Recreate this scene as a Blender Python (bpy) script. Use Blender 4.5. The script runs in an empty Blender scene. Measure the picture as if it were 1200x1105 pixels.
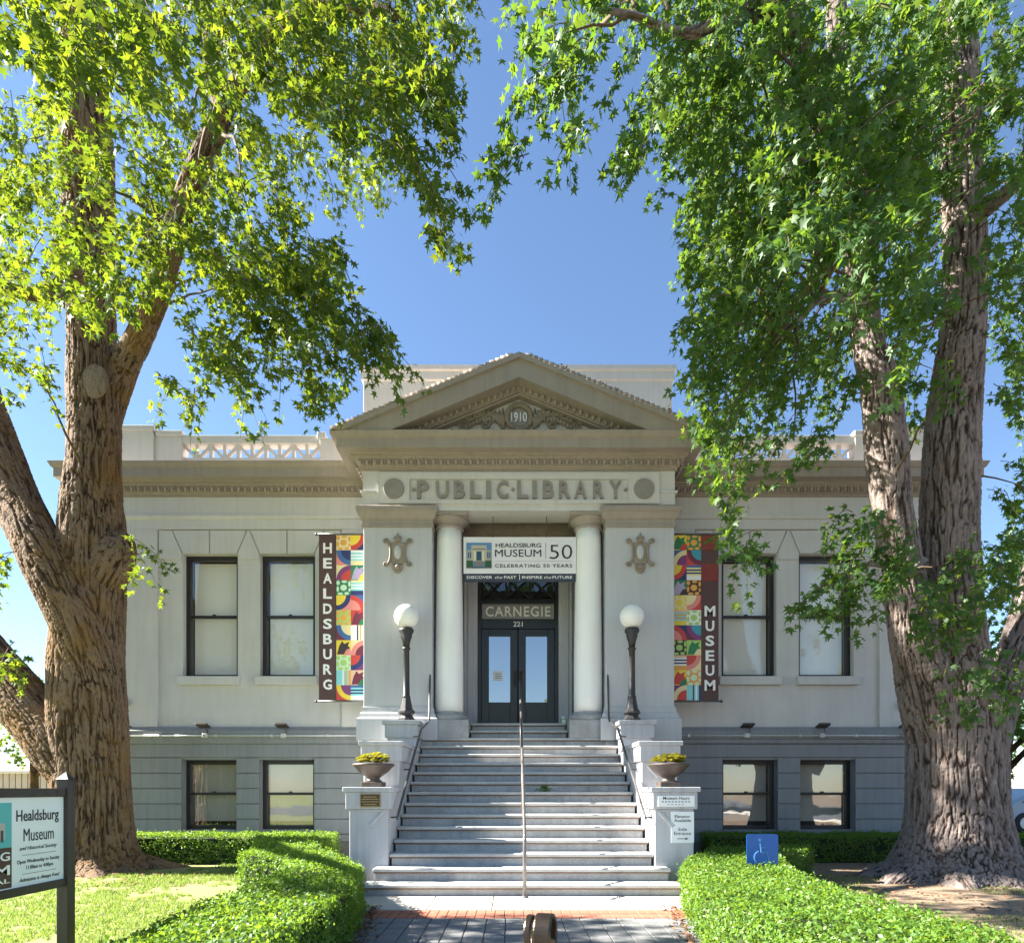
import bpy, math, random
import numpy as np
from mathutils import Vector, Matrix

random.seed(7)
RNG = np.random.default_rng(7)
scene = bpy.context.scene
COL = scene.collection
R = math.radians

# ------------------------------------------------------------------ camera
F, CX, CY, CAMZ = 764.0, 600.0, 925.0, 1.38
cam_d = bpy.data.cameras.new('camera')
cam = bpy.data.objects.new('camera', cam_d)
COL.objects.link(cam)
cam.location = (0, 0, CAMZ)
cam.rotation_euler = (R(90), 0, 0)
cam_d.sensor_width = 36
cam_d.lens = 36 * F / 1200
cam_d.shift_y = (CY - 552.5) / 1200
cam_d.clip_end = 3000
scene.camera = cam

# ------------------------------------------------------------------ sky and sun
SUN = Vector((-1.4, 0.09, 1.0)).normalized()
SUN_EL = math.asin(SUN.z)
SUN_ROT = math.atan2(SUN.x, SUN.y)
world = bpy.data.worlds.new('World')
scene.world = world
world.use_nodes = True
wn = world.node_tree
wn.nodes.clear()
sky = wn.nodes.new('ShaderNodeTexSky')
sky.sky_type = 'NISHITA'
sky.sun_disc = False
sky.sun_elevation = SUN_EL
sky.sun_rotation = SUN_ROT
sky.air_density = 1.0
sky.dust_density = 0.15
sky.ozone_density = 3.6
bg = wn.nodes.new('ShaderNodeBackground')
bg.inputs[1].default_value = 0.0455
wo = wn.nodes.new('ShaderNodeOutputWorld')
wn.links.new(sky.outputs[0], bg.inputs[0])
wn.links.new(bg.outputs[0], wo.inputs[0])
sun_d = bpy.data.lights.new('sun', 'SUN')
sun_d.energy = 5.0
sun_d.angle = R(0.5)
sun_d.color = (1.0, 0.93, 0.82)
sun_o = bpy.data.objects.new('sun', sun_d)
COL.objects.link(sun_o)
sun_o.rotation_euler = SUN.to_track_quat('Z', 'Y').to_euler()
sun_o.location = (-20, 10, 20)
scene.view_settings.view_transform = 'Standard'
scene.view_settings.look = 'None'
scene.view_settings.exposure = 2.6
scene.view_settings.gamma = 1.0
scene.view_settings.use_curve_mapping = False
scene.render.engine = 'CYCLES'
scene.cycles.max_bounces = 6
scene.cycles.transparent_max_bounces = 12


def P(px, py, D):
    return Vector(((px - CX) * D / F, D, CAMZ + (CY - py) * D / F))


# ------------------------------------------------------------------ materials
def nodes_of(name):
    m = bpy.data.materials.new(name)
    m.use_nodes = True
    nt = m.node_tree
    b = nt.nodes['Principled BSDF']
    return m, nt, b


def pmat(name, col, rough=0.6, var=0.08, scale=2.5, bump=0.0, bscale=40.0, streak=0.0,
         metallic=0.0, spec=0.5, col2=None, stretch=(1, 1, 1), speck=0.0):
    m, nt, b = nodes_of(name)
    L = nt.links.new
    tc = nt.nodes.new('ShaderNodeTexCoord')
    mp = nt.nodes.new('ShaderNodeMapping')
    mp.inputs['Scale'].default_value = stretch
    L(tc.outputs['Object'], mp.inputs[0])
    n = nt.nodes.new('ShaderNodeTexNoise')
    n.inputs['Scale'].default_value = scale
    n.inputs['Detail'].default_value = 7
    n.inputs['Roughness'].default_value = 0.62
    L(mp.outputs[0], n.inputs['Vector'])
    rp = nt.nodes.new('ShaderNodeMapRange')
    rp.inputs[1].default_value = 0.3
    rp.inputs[2].default_value = 0.7
    L(n.outputs[0], rp.inputs[0])
    mx = nt.nodes.new('ShaderNodeMix')
    mx.data_type = 'RGBA'
    c = Vector(col)
    a = c * (1 - var) if col2 is None else c
    d = c * (1 + var) if col2 is None else Vector(col2)
    mx.inputs[6].default_value = (*a, 1)
    mx.inputs[7].default_value = (*d, 1)
    L(rp.outputs[0], mx.inputs[0])
    out = mx.outputs[2]
    if streak:
        mp2 = nt.nodes.new('ShaderNodeMapping')
        mp2.inputs['Scale'].default_value = (7, 7, 0.5)
        L(tc.outputs['Object'], mp2.inputs[0])
        n2 = nt.nodes.new('ShaderNodeTexNoise')
        n2.inputs['Scale'].default_value = 1.6
        n2.inputs['Detail'].default_value = 6
        L(mp2.outputs[0], n2.inputs['Vector'])
        r2 = nt.nodes.new('ShaderNodeMapRange')
        r2.inputs[1].default_value = 0.45
        r2.inputs[2].default_value = 0.8
        r2.inputs[3].default_value = 1.0
        r2.inputs[4].default_value = 1.0 - streak
        L(n2.outputs[0], r2.inputs[0])
        ml = nt.nodes.new('ShaderNodeMix')
        ml.data_type = 'RGBA'
        ml.blend_type = 'MULTIPLY'
        ml.inputs[0].default_value = 1
        L(out, ml.inputs[6])
        L(r2.outputs[0], ml.inputs[7])
        out = ml.outputs[2]
    if speck:
        n3 = nt.nodes.new('ShaderNodeTexNoise')
        n3.inputs['Scale'].default_value = 60
        n3.inputs['Detail'].default_value = 4
        L(tc.outputs['Object'], n3.inputs['Vector'])
        r3 = nt.nodes.new('ShaderNodeMapRange')
        r3.inputs[1].default_value = 0.3
        r3.inputs[2].default_value = 0.7
        r3.inputs[3].default_value = 1.0 - speck
        r3.inputs[4].default_value = 1.0 + speck
        L(n3.outputs[0], r3.inputs[0])
        m3 = nt.nodes.new('ShaderNodeMix')
        m3.data_type = 'RGBA'
        m3.blend_type = 'MULTIPLY'
        m3.inputs[0].default_value = 1
        L(out, m3.inputs[6])
        L(r3.outputs[0], m3.inputs[7])
        out = m3.outputs[2]
    L(out, b.inputs['Base Color'])
    b.inputs['Roughness'].default_value = rough
    b.inputs['Metallic'].default_value = metallic
    b.inputs['Specular IOR Level'].default_value = spec
    if bump:
        nb = nt.nodes.new('ShaderNodeTexNoise')
        nb.inputs['Scale'].default_value = bscale
        nb.inputs['Detail'].default_value = 5
        L(mp.outputs[0], nb.inputs['Vector'])
        bp = nt.nodes.new('ShaderNodeBump')
        bp.inputs['Strength'].default_value = bump
        bp.inputs['Distance'].default_value = 0.02
        L(nb.outputs[0], bp.inputs['Height'])
        L(bp.outputs[0], b.inputs['Normal'])
    return m


def leaf_mat(name, ca, cb, trans_col, tmix=0.45, rough=0.5, gl=0.03):
    m = bpy.data.materials.new(name)
    m.use_nodes = True
    nt = m.node_tree
    nt.nodes.clear()
    L = nt.links.new
    g = nt.nodes.new('ShaderNodeNewGeometry')
    mx = nt.nodes.new('ShaderNodeMix')
    mx.data_type = 'RGBA'
    mx.inputs[6].default_value = (*ca, 1)
    mx.inputs[7].default_value = (*cb, 1)
    L(g.outputs['Random Per Island'], mx.inputs[0])
    df = nt.nodes.new('ShaderNodeBsdfDiffuse')
    L(mx.outputs[2], df.inputs[0])
    tr = nt.nodes.new('ShaderNodeBsdfTranslucent')
    tm = nt.nodes.new('ShaderNodeMix')
    tm.data_type = 'RGBA'
    tm.inputs[6].default_value = (*trans_col, 1)
    tm.inputs[7].default_value = (trans_col[0] * 0.55, trans_col[1] * 0.75, trans_col[2] * 0.7, 1)
    L(g.outputs['Random Per Island'], tm.inputs[0])
    L(tm.outputs[2], tr.inputs[0])
    s1 = nt.nodes.new('ShaderNodeMixShader')
    s1.inputs[0].default_value = tmix
    L(df.outputs[0], s1.inputs[1])
    L(tr.outputs[0], s1.inputs[2])
    go = nt.nodes.new('ShaderNodeBsdfGlossy')
    go.inputs['Roughness'].default_value = rough
    go.inputs[0].default_value = (0.8, 0.9, 0.8, 1)
    s2 = nt.nodes.new('ShaderNodeMixShader')
    s2.inputs[0].default_value = gl
    L(s1.outputs[0], s2.inputs[1])
    L(go.outputs[0], s2.inputs[2])
    o = nt.nodes.new('ShaderNodeOutputMaterial')
    L(s2.outputs[0], o.inputs[0])
    return m


def glass_mat(name, refl, tint=(1, 1, 1)):
    m = bpy.data.materials.new(name)
    m.use_nodes = True
    nt = m.node_tree
    nt.nodes.clear()
    L = nt.links.new
    tp = nt.nodes.new('ShaderNodeBsdfTransparent')
    tp.inputs[0].default_value = (*tint, 1)
    go = nt.nodes.new('ShaderNodeBsdfGlossy')
    go.inputs['Roughness'].default_value = 0.02
    tc = nt.nodes.new('ShaderNodeTexCoord')
    n = nt.nodes.new('ShaderNodeTexNoise')
    n.inputs['Scale'].default_value = 1.8
    n.inputs['Detail'].default_value = 2
    L(tc.outputs['Object'], n.inputs['Vector'])
    bp = nt.nodes.new('ShaderNodeBump')
    bp.inputs['Strength'].default_value = 0.07
    bp.inputs['Distance'].default_value = 0.03
    L(n.outputs[0], bp.inputs['Height'])
    L(bp.outputs[0], go.inputs['Normal'])
    s = nt.nodes.new('ShaderNodeMixShader')
    s.inputs[0].default_value = refl
    L(tp.outputs[0], s.inputs[1])
    L(go.outputs[0], s.inputs[2])
    o = nt.nodes.new('ShaderNodeOutputMaterial')
    L(s.outputs[0], o.inputs[0])
    return m


def attr_mat(name, rough=0.6):
    m, nt, b = nodes_of(name)
    a = nt.nodes.new('ShaderNodeVertexColor')
    a.layer_name = 'print'
    nt.links.new(a.outputs[0], b.inputs['Base Color'])
    b.inputs['Roughness'].default_value = rough
    return m


M = {}
M['wall'] = pmat('wall_paint', (0.60, 0.59, 0.59), 0.75, 0.06, 1.1, 0.12, 60, streak=0.085)
M['trim'] = pmat('trim_paint', (0.345, 0.298, 0.262), 0.7, 0.08, 1.6, 0.12, 70, streak=0.16)
M['base'] = pmat('base_paint', (0.245, 0.255, 0.275), 0.7, 0.08, 1.4, 0.12, 50, streak=0.18)
M['orn'] = pmat('ornament_paint', (0.27, 0.225, 0.18), 0.7, 0.2, 5, 0.15, 60)
M['letter'] = pmat('letter_paint', (0.27, 0.25, 0.235), 0.7, 0.1, 6, 0.1, 60)
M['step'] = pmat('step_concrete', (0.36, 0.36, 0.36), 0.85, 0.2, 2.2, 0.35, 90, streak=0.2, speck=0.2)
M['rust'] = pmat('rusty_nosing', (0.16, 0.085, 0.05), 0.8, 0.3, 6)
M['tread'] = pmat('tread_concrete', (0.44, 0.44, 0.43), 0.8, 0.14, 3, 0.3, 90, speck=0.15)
M['pedestal'] = pmat('pedestal_paint', (0.47, 0.47, 0.49), 0.75, 0.07, 1.3, 0.15, 50, streak=0.25)
M['pier'] = pmat('pier_paint', (0.50, 0.51, 0.535), 0.75, 0.05, 1.0, 0.12, 60, streak=0.11)
M['white'] = pmat('column_white', (0.90, 0.90, 0.88), 0.5, 0.03, 1.5, 0.05, 50, streak=0.06)
M['granite'] = pmat('plinth_granite', (0.16, 0.16, 0.165), 0.8, 0.2, 8, 0.3, 60, speck=0.2)
M['dark'] = pmat('dark_frame', (0.022, 0.02, 0.022), 0.4, 0.2, 5)
M['door'] = pmat('door_paint', (0.018, 0.024, 0.03), 0.35, 0.2, 4, 0.05, 40)
M['inside'] = pmat('dark_interior', (0.02, 0.02, 0.02), 0.9)
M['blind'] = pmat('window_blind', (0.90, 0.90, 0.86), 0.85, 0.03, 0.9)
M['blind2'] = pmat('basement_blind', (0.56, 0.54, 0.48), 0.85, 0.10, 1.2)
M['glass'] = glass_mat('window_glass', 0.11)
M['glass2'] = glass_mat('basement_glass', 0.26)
M['doorglass'] = glass_mat('door_glass', 0.50, (0.3, 0.3, 0.3))
M['iron'] = pmat('lamp_iron', (0.03, 0.03, 0.033), 0.42, 0.2, 6, 0.1, 60)
M['rail'] = pmat('rail_metal', (0.10, 0.10, 0.10), 0.38, 0.2, 8, 0.1, 60, metallic=0.3)
M['railc'] = pmat('centre_rail_metal', (0.20, 0.185, 0.18), 0.36, 0.2, 8, metallic=0.5)
M['bronze'] = pmat('bronze_metal', (0.075, 0.058, 0.045), 0.32, 0.25, 9, 0.1, 40, metallic=0.85)
M['urn'] = pmat('urn_bronze', (0.075, 0.055, 0.045), 0.5, 0.25, 6, 0.2, 50)
M['globe'] = pmat('globe_milk_glass', (0.88, 0.87, 0.84), 0.25, 0.02, 2)
M['plaque'] = pmat('plaque_bronze', (0.07, 0.05, 0.035), 0.4, 0.2, 9, metallic=0.6)
M['gold'] = pmat('plaque_gold', (0.35, 0.24, 0.12), 0.4, 0.1, 9, metallic=0.7)
M['signwhite'] = pmat('sign_white', (0.82, 0.83, 0.83), 0.35, 0.02, 2)
M['signpanel'] = pmat('sign_panel_pale_blue', (0.74, 0.80, 0.83), 0.3, 0.0, 1.3, col2=(0.86, 0.88, 0.89), stretch=(1, 1, 2.5))
M['black'] = pmat('print_black', (0.015, 0.015, 0.018), 0.5, 0.1)
M['grey'] = pmat('print_grey', (0.25, 0.26, 0.28), 0.5, 0.1)
M['white2'] = pmat('print_white', (0.85, 0.85, 0.85), 0.5, 0.01)
M['navy'] = pmat('banner_navy', (0.035, 0.045, 0.07), 0.6, 0.1)
M['brown'] = pmat('banner_brown', (0.095, 0.05, 0.05), 0.7, 0.1, 3)
M['red'] = pmat('banner_red', (0.22, 0.04, 0.035), 0.7, 0.1, 3)
M['vinyl'] = pmat('banner_white_vinyl', (0.80, 0.79, 0.83), 0.5, 0.03, 2)
M['print'] = attr_mat('banner_print')
M['blue'] = pmat('sign_blue', (0.004, 0.12, 0.47), 0.35, 0.08, 3)
M['bluelight'] = pmat('symbol_pale_blue', (0.10, 0.27, 0.62), 0.4, 0.1, 3)
M['post'] = pmat('sign_post_brown', (0.03, 0.025, 0.023), 0.5, 0.2, 4, 0.15, 30, stretch=(6, 6, 0.6))
M['galv'] = pmat('galvanised', (0.55, 0.56, 0.56), 0.4, 0.1, 10, metallic=0.4)
M['concrete'] = pmat('walk_concrete', (0.50, 0.47, 0.43), 0.85, 0.12, 2.5, 0.3, 90, speck=0.12)
M['paver'] = pmat('grey_paver', (0.17, 0.175, 0.18), 0.85, 0.25, 3.0, 0.35, 80, speck=0.25)
M['brick'] = pmat('red_brick', (0.33, 0.12, 0.075), 0.85, 0.25, 5, 0.3, 80, speck=0.2)
M['joint'] = pmat('joint_sand', (0.07, 0.06, 0.05), 0.9, 0.3, 10)
M['tile'] = pmat('roof_tile', (0.42, 0.33, 0.27), 0.8, 0.3, 4, 0.2, 50)
M['litter'] = pmat('dry_leaves', (0.10, 0.045, 0.025), 0.8, 0.0, 30, col2=(0.27, 0.13, 0.06))


def bark_mat(name, furrow, ridge, tint, tint_amt):
    m, nt, b = nodes_of(name)
    L = nt.links.new
    a = nt.nodes.new('ShaderNodeAttribute')
    a.attribute_name = 'ridge'
    tc = nt.nodes.new('ShaderNodeTexCoord')
    n = nt.nodes.new('ShaderNodeTexNoise')
    n.inputs['Scale'].default_value = 45
    n.inputs['Detail'].default_value = 6
    mpz = nt.nodes.new('ShaderNodeMapping')
    mpz.inputs['Scale'].default_value = (1, 1, 0.3)
    L(tc.outputs['Object'], mpz.inputs[0])
    L(mpz.outputs[0], n.inputs['Vector'])
    ad = nt.nodes.new('ShaderNodeMath')
    ad.operation = 'MULTIPLY_ADD'
    L(n.outputs[0], ad.inputs[0])
    ad.inputs[1].default_value = 0.7
    ad.inputs[2].default_value = -0.35
    a2 = nt.nodes.new('ShaderNodeMath')
    a2.operation = 'ADD'
    a2.use_clamp = True
    L(a.outputs['Fac'], a2.inputs[0])
    L(ad.outputs[0], a2.inputs[1])
    mx = nt.nodes.new('ShaderNodeMix')
    mx.data_type = 'RGBA'
    mx.inputs[6].default_value = (*furrow, 1)
    mx.inputs[7].default_value = (*ridge, 1)
    L(a2.outputs[0], mx.inputs[0])
    n2 = nt.nodes.new('ShaderNodeTexNoise')
    n2.inputs['Scale'].default_value = 1.3
    n2.inputs['Detail'].default_value = 9
    n2.inputs['Roughness'].default_value = 0.7
    L(tc.outputs['Object'], n2.inputs['Vector'])
    r2 = nt.nodes.new('ShaderNodeMapRange')
    r2.inputs[1].default_value = 0.46
    r2.inputs[2].default_value = 0.68
    r2.inputs[4].default_value = tint_amt
    L(n2.outputs[0], r2.inputs[0])
    m2 = nt.nodes.new('ShaderNodeMix')
    m2.data_type = 'RGBA'
    m2.inputs[7].default_value = (*tint, 1)
    L(r2.outputs[0], m2.inputs[0])
    L(mx.outputs[2], m2.inputs[6])
    L(m2.outputs[2], b.inputs['Base Color'])
    b.inputs['Roughness'].default_value = 0.92
    b.inputs['Specular IOR Level'].default_value = 0.25
    bp = nt.nodes.new('ShaderNodeBump')
    bp.inputs['Strength'].default_value = 0.9
    bp.inputs['Distance'].default_value = 0.025
    L(n.outputs[0], bp.inputs['Height'])
    L(bp.outputs[0], b.inputs['Normal'])
    return m


M['barkL'] = bark_mat('bark_brown', (0.026, 0.014, 0.009), (0.18, 0.125, 0.09), (0.19, 0.105, 0.028), 0.75)
M['barkR'] = bark_mat('bark_grey', (0.032, 0.021, 0.016), (0.235, 0.195, 0.18), (0.16, 0.105, 0.07), 0.4)
M['scar'] = pmat('pruned_wood', (0.13, 0.095, 0.07), 0.95, 0.0, 7, 0.8, 25, col2=(0.24, 0.19, 0.15), stretch=(3, 3, 0.6), speck=0.3, spec=0.1)
M['leafL'] = leaf_mat('sweetgum_leaf', (0.020, 0.058, 0.010), (0.052, 0.105, 0.016), (0.29, 0.345, 0.018), 0.46)
M['leafR'] = leaf_mat('sweetgum_leaf_green', (0.019, 0.062, 0.012), (0.050, 0.112, 0.022), (0.22, 0.32, 0.025), 0.43)
M['twig'] = pmat('twig_bark', (0.09, 0.06, 0.035), 0.9, 0.2, 20)
M['box'] = leaf_mat('boxwood_leaf', (0.045, 0.115, 0.012), (0.12, 0.22, 0.030), (0.40, 0.55, 0.04), 0.35, 0.5, 0.035)
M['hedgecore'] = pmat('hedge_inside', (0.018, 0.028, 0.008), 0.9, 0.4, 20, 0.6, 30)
M['grass'] = leaf_mat('grass_blade', (0.09, 0.17, 0.03), (0.25, 0.27, 0.08), (0.4, 0.5, 0.08), 0.35, 0.5, 0.03)
M['succ'] = leaf_mat('succulent_leaf', (0.30, 0.34, 0.05), (0.48, 0.38, 0.07), (0.6, 0.5, 0.06), 0.3, 0.4, 0.05)
M['shed'] = pmat('shed_wall_pink', (0.55, 0.43, 0.38), 0.8, 0.06, 3)
M['shedroof'] = pmat('shed_roof', (0.45, 0.38, 0.35), 0.8, 0.06, 3)
M['carpaint'] = pmat('car_paint_pale_blue', (0.30, 0.40, 0.50), 0.2, 0.03, 2)
M['rubber'] = pmat('tyre_rubber', (0.02, 0.02, 0.02), 0.8)
M['asphalt'] = pmat('asphalt', (0.11, 0.11, 0.115), 0.9, 0.15, 3, 0.3, 80, speck=0.2)
M['lampbody'] = pmat('fixture_brown', (0.06, 0.045, 0.04), 0.5, 0.2, 8)


def ground_mat():
    m, nt, b = nodes_of('ground_lawn_and_soil')
    L = nt.links.new
    tc = nt.nodes.new('ShaderNodeTexCoord')
    n1 = nt.nodes.new('ShaderNodeTexNoise')
    n1.inputs['Scale'].default_value = 0.9
    n1.inputs['Detail'].default_value = 8
    L(tc.outputs['Object'], n1.inputs['Vector'])
    n2 = nt.nodes.new('ShaderNodeTexNoise')
    n2.inputs['Scale'].default_value = 28
    n2.inputs['Detail'].default_value = 6
    L(tc.outputs['Object'], n2.inputs['Vector'])
    soil = nt.nodes.new('ShaderNodeMix')
    soil.data_type = 'RGBA'
    soil.inputs[6].default_value = (0.13, 0.09, 0.06, 1)
    soil.inputs[7].default_value = (0.30, 0.225, 0.15, 1)
    L(n2.outputs[0], soil.inputs[0])
    gr = nt.nodes.new('ShaderNodeMix')
    gr.data_type = 'RGBA'
    gr.inputs[6].default_value = (0.13, 0.17, 0.045, 1)
    gr.inputs[7].default_value = (0.28, 0.27, 0.10, 1)
    L(n2.outputs[0], gr.inputs[0])
    sep = nt.nodes.new('ShaderNodeSeparateXYZ')
    L(tc.outputs['Object'], sep.inputs[0])
    mr = nt.nodes.new('ShaderNodeMapRange')          # bare soil under the right tree, lawn on the left
    mr.inputs[1].default_value = 1.0
    mr.inputs[2].default_value = 3.0
    mr.inputs[3].default_value = 0.75
    mr.inputs[4].default_value = 0.32
    L(sep.outputs[0], mr.inputs[0])
    add = nt.nodes.new('ShaderNodeMath')
    add.operation = 'SUBTRACT'
    L(mr.outputs[0], add.inputs[0])
    L(n1.outputs[0], add.inputs[1])
    m2 = nt.nodes.new('ShaderNodeMapRange')
    m2.inputs[1].default_value = -0.1
    m2.inputs[2].default_value = 0.15
    L(add.outputs[0], m2.inputs[0])
    mx = nt.nodes.new('ShaderNodeMix')
    mx.data_type = 'RGBA'
    L(m2.outputs[0], mx.inputs[0])
    L(soil.outputs[2], mx.inputs[6])
    L(gr.outputs[2], mx.inputs[7])
    L(mx.outputs[2], b.inputs['Base Color'])
    b.inputs['Roughness'].default_value = 0.95
    bp = nt.nodes.new('ShaderNodeBump')
    bp.inputs['Strength'].default_value = 0.6
    bp.inputs['Distance'].default_value = 0.03
    L(n2.outputs[0], bp.inputs['Height'])
    L(bp.outputs[0], b.inputs['Normal'])
    return m


M['ground'] = ground_mat()


# ------------------------------------------------------------------ mesh helpers
class MB:
    def __init__(self):
        self.v, self.f, self.c = [], [], []

    def add(self, vs, fs, col=None):
        o = len(self.v)
        self.v += [tuple(p) for p in vs]
        self.f += [tuple(i + o for i in f) for f in fs]
        self.c += [col] * len(fs)
        return self

    def box(self, x0, x1, y0, y1, z0, z1, col=None):
        x0, x1 = min(x0, x1), max(x0, x1)
        y0, y1 = min(y0, y1), max(y0, y1)
        vs = [(x, y, z) for z in (z0, z1) for y in (y0, y1) for x in (x0, x1)]
        return self.add(vs, [(0, 2, 3, 1), (4, 5, 7, 6), (0, 1, 5, 4), (2, 6, 7, 3), (0, 4, 6, 2), (1, 3, 7, 5)], col)

    def xz(self, poly, y0, y1, col=None):
        """polygon in the facade plane (x, z), extruded in y"""
        n = len(poly)
        a = sum(poly[i][0] * poly[(i + 1) % n][1] - poly[(i + 1) % n][0] * poly[i][1] for i in range(n))
        if a < 0:
            poly = poly[::-1]
        vs = [(x, y0, z) for x, z in poly] + [(x, y1, z) for x, z in poly]
        fs = [tuple(range(n)), tuple(range(2 * n - 1, n - 1, -1))]
        fs += [(i, i + n, (i + 1) % n + n, (i + 1) % n) for i in range(n)]
        return self.add(vs, fs, col)

    def xy(self, poly, z0, z1, col=None):
        n = len(poly)
        a = sum(poly[i][0] * poly[(i + 1) % n][1] - poly[(i + 1) % n][0] * poly[i][1] for i in range(n))
        if a < 0:
            poly = poly[::-1]
        vs = [(x, y, z0) for x, y in poly] + [(x, y, z1) for x, y in poly]
        fs = [tuple(range(n - 1, -1, -1)), tuple(range(n, 2 * n))]
        fs += [(i, (i + 1) % n, (i + 1) % n + n, i + n) for i in range(n)]
        return self.add(vs, fs, col)

    def yz(self, poly, x0, x1, col=None):
        n = len(poly)
        a = sum(poly[i][0] * poly[(i + 1) % n][1] - poly[(i + 1) % n][0] * poly[i][1] for i in range(n))
        if a < 0:
            poly = poly[::-1]
        vs = [(x0, y, z) for y, z in poly] + [(x1, y, z) for y, z in poly]
        fs = [tuple(range(n - 1, -1, -1)), tuple(range(n, 2 * n))]
        fs += [(i, (i + 1) % n, (i + 1) % n + n, i + n) for i in range(n)]
        return self.add(vs, fs, col)

    def sweep(self, prof, path):
        """prof: (outward offset, z) list; path: plan polyline with the outside on its right-hand side"""
        n, k = len(path), len(prof)
        vs = []
        for i in range(n):
            p = Vector(path[i])
            ns = []
            if i > 0:
                d = (p - Vector(path[i - 1])).normalized()
                ns.append(Vector((d.y, -d.x)))
            if i < n - 1:
                d = (Vector(path[i + 1]) - p).normalized()
                ns.append(Vector((d.y, -d.x)))
            if len(ns) == 2:
                s = ns[0] + ns[1]
                m = s / (1 + ns[0].dot(ns[1]))
            else:
                m = ns[0]
            for o, z in prof:
                q = p + m * o
                vs.append((q.x, q.y, z))
        fs = []
        for i in range(n - 1):
            for j in range(k):
                a, b = i * k + j, i * k + (j + 1) % k
                fs.append((a, a + k, b + k, b))
        fs.append(tuple(range(k)))
        fs.append(tuple(range(n * k - 1, (n - 1) * k - 1, -1)))
        return self.add(vs, fs)

    def lathe(self, prof, cx, cy, cz=0, n=24, sx=1.0):
        k = len(prof)
        vs, fs = [], []
        for r, z in prof:
            for i in range(n):
                a = 2 * math.pi * i / n
                vs.append((cx + r * math.cos(a) * sx, cy + r * math.sin(a), cz + z))
        for j in range(k - 1):
            for i in range(n):
                a, b = j * n + i, j * n + (i + 1) % n
                fs.append((a, b, b + n, a + n))
        fs.append(tuple(range(n - 1, -1, -1)))
        fs.append(tuple(range((k - 1) * n, k * n)))
        return self.add(vs, fs)

    def ellipsoid(self, c, r, nu=10, nv=6):
        c, vs, fs = Vector(c), [], []
        for j in range(1, nv):
            t = math.pi * j / nv
            for i in range(nu):
                a = 2 * math.pi * i / nu
                vs.append((c.x + r[0] * math.sin(t) * math.cos(a), c.y + r[1] * math.sin(t) * math.sin(a), c.z - r[2] * math.cos(t)))
        vs.append((c.x, c.y, c.z - r[2]))
        vs.append((c.x, c.y, c.z + r[2]))
        b, t = len(vs) - 2, len(vs) - 1
        for j in range(nv - 2):
            for i in range(nu):
                p, q = j * nu + i, j * nu + (i + 1) % nu
                fs.append((p, q, q + nu, p + nu))
        for i in range(nu):
            fs.append((b, (i + 1) % nu, i))
            o = (nv - 2) * nu
            fs.append((t, o + i, o + (i + 1) % nu))
        return self.add(vs, fs)

    def tube(self, pts, rad, n=8):
        pts = [Vector(p) for p in pts]
        if not isinstance(rad, (list, tuple)):
            rad = [rad] * len(pts)
        vs, fs = [], []
        up = Vector((0.31, 0.17, 0.93)).normalized()
        prev = None
        for i, p in enumerate(pts):
            d = (pts[min(i + 1, len(pts) - 1)] - pts[max(i - 1, 0)]).normalized()
            if prev is None:
                a = d.cross(up)
                if a.length < 0.1:
                    a = d.cross(Vector((1, 0, 0)))
                a.normalize()
            else:
                a = (prev - d * prev.dot(d)).normalized()
            prev = a
            b = d.cross(a)
            for k in range(n):
                t = 2 * math.pi * k / n
                vs.append(p + (a * math.cos(t) + b * math.sin(t)) * rad[i])
        for i in range(len(pts) - 1):
            for k in range(n):
                q, w = i * n + k, i * n + (k + 1) % n
                fs.append((q, w, w + n, q + n))
        fs.append(tuple(range(n - 1, -1, -1)))
        fs.append(tuple(range((len(pts) - 1) * n, len(pts) * n)))
        return self.add(vs, fs)

    def shift(self, d):
        self.v = [(x + d[0], y + d[1], z + d[2]) for x, y, z in self.v]
        return self

    def build(self, name, mat, parent=None, smooth=False, bevel=0.0, org=None, kind=None, colour=False):
        o0 = Vector(org) if org is not None else Vector(parent.get('_o', (0, 0, 0)) if parent else (0, 0, 0))
        me = bpy.data.meshes.new(name)
        me.from_pydata([(x - o0.x, y - o0.y, z - o0.z) for x, y, z in self.v], [], self.f)
        me.materials.append(M[mat] if isinstance(mat, str) else mat)
        if smooth:
            me.polygons.foreach_set('use_smooth', [True] * len(me.polygons))
        if colour:
            at = me.color_attributes.new('print', 'FLOAT_COLOR', 'CORNER')
            data = []
            for f, c in zip(self.f, self.c):
                data += list((*c, 1.0)) * len(f)
            at.data.foreach_set('color', data)
        me.update()
        return link(me, name, parent, o0, bevel, kind)


def link(me, name, parent, o0, bevel=0, kind=None):
    o = bpy.data.objects.new(name, me)
    COL.objects.link(o)
    if parent:
        o.parent = parent
    else:
        o.location = o0
    o['_o'] = tuple(o0)
    if bevel:
        b = o.modifiers.new('edge', 'BEVEL')
        b.width = bevel
        b.segments = 2
        b.limit_method = 'ANGLE'
        b.angle_limit = R(40)
    if kind:
        o['kind'] = kind
    return o


def thing(name, label, cat, loc=(0, 0, 0), group=None):
    o = bpy.data.objects.new(name, None)
    COL.objects.link(o)
    o.location = loc
    o.empty_display_size = 0.2
    o['_o'] = tuple(loc)
    return tag(o, label, cat, group)


def tag(o, label, cat, group=None):
    o['label'] = label
    o['category'] = cat
    if group:
        o['group'] = group
    return o


def structure(o):
    o['kind'] = 'structure'
    return o


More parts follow.
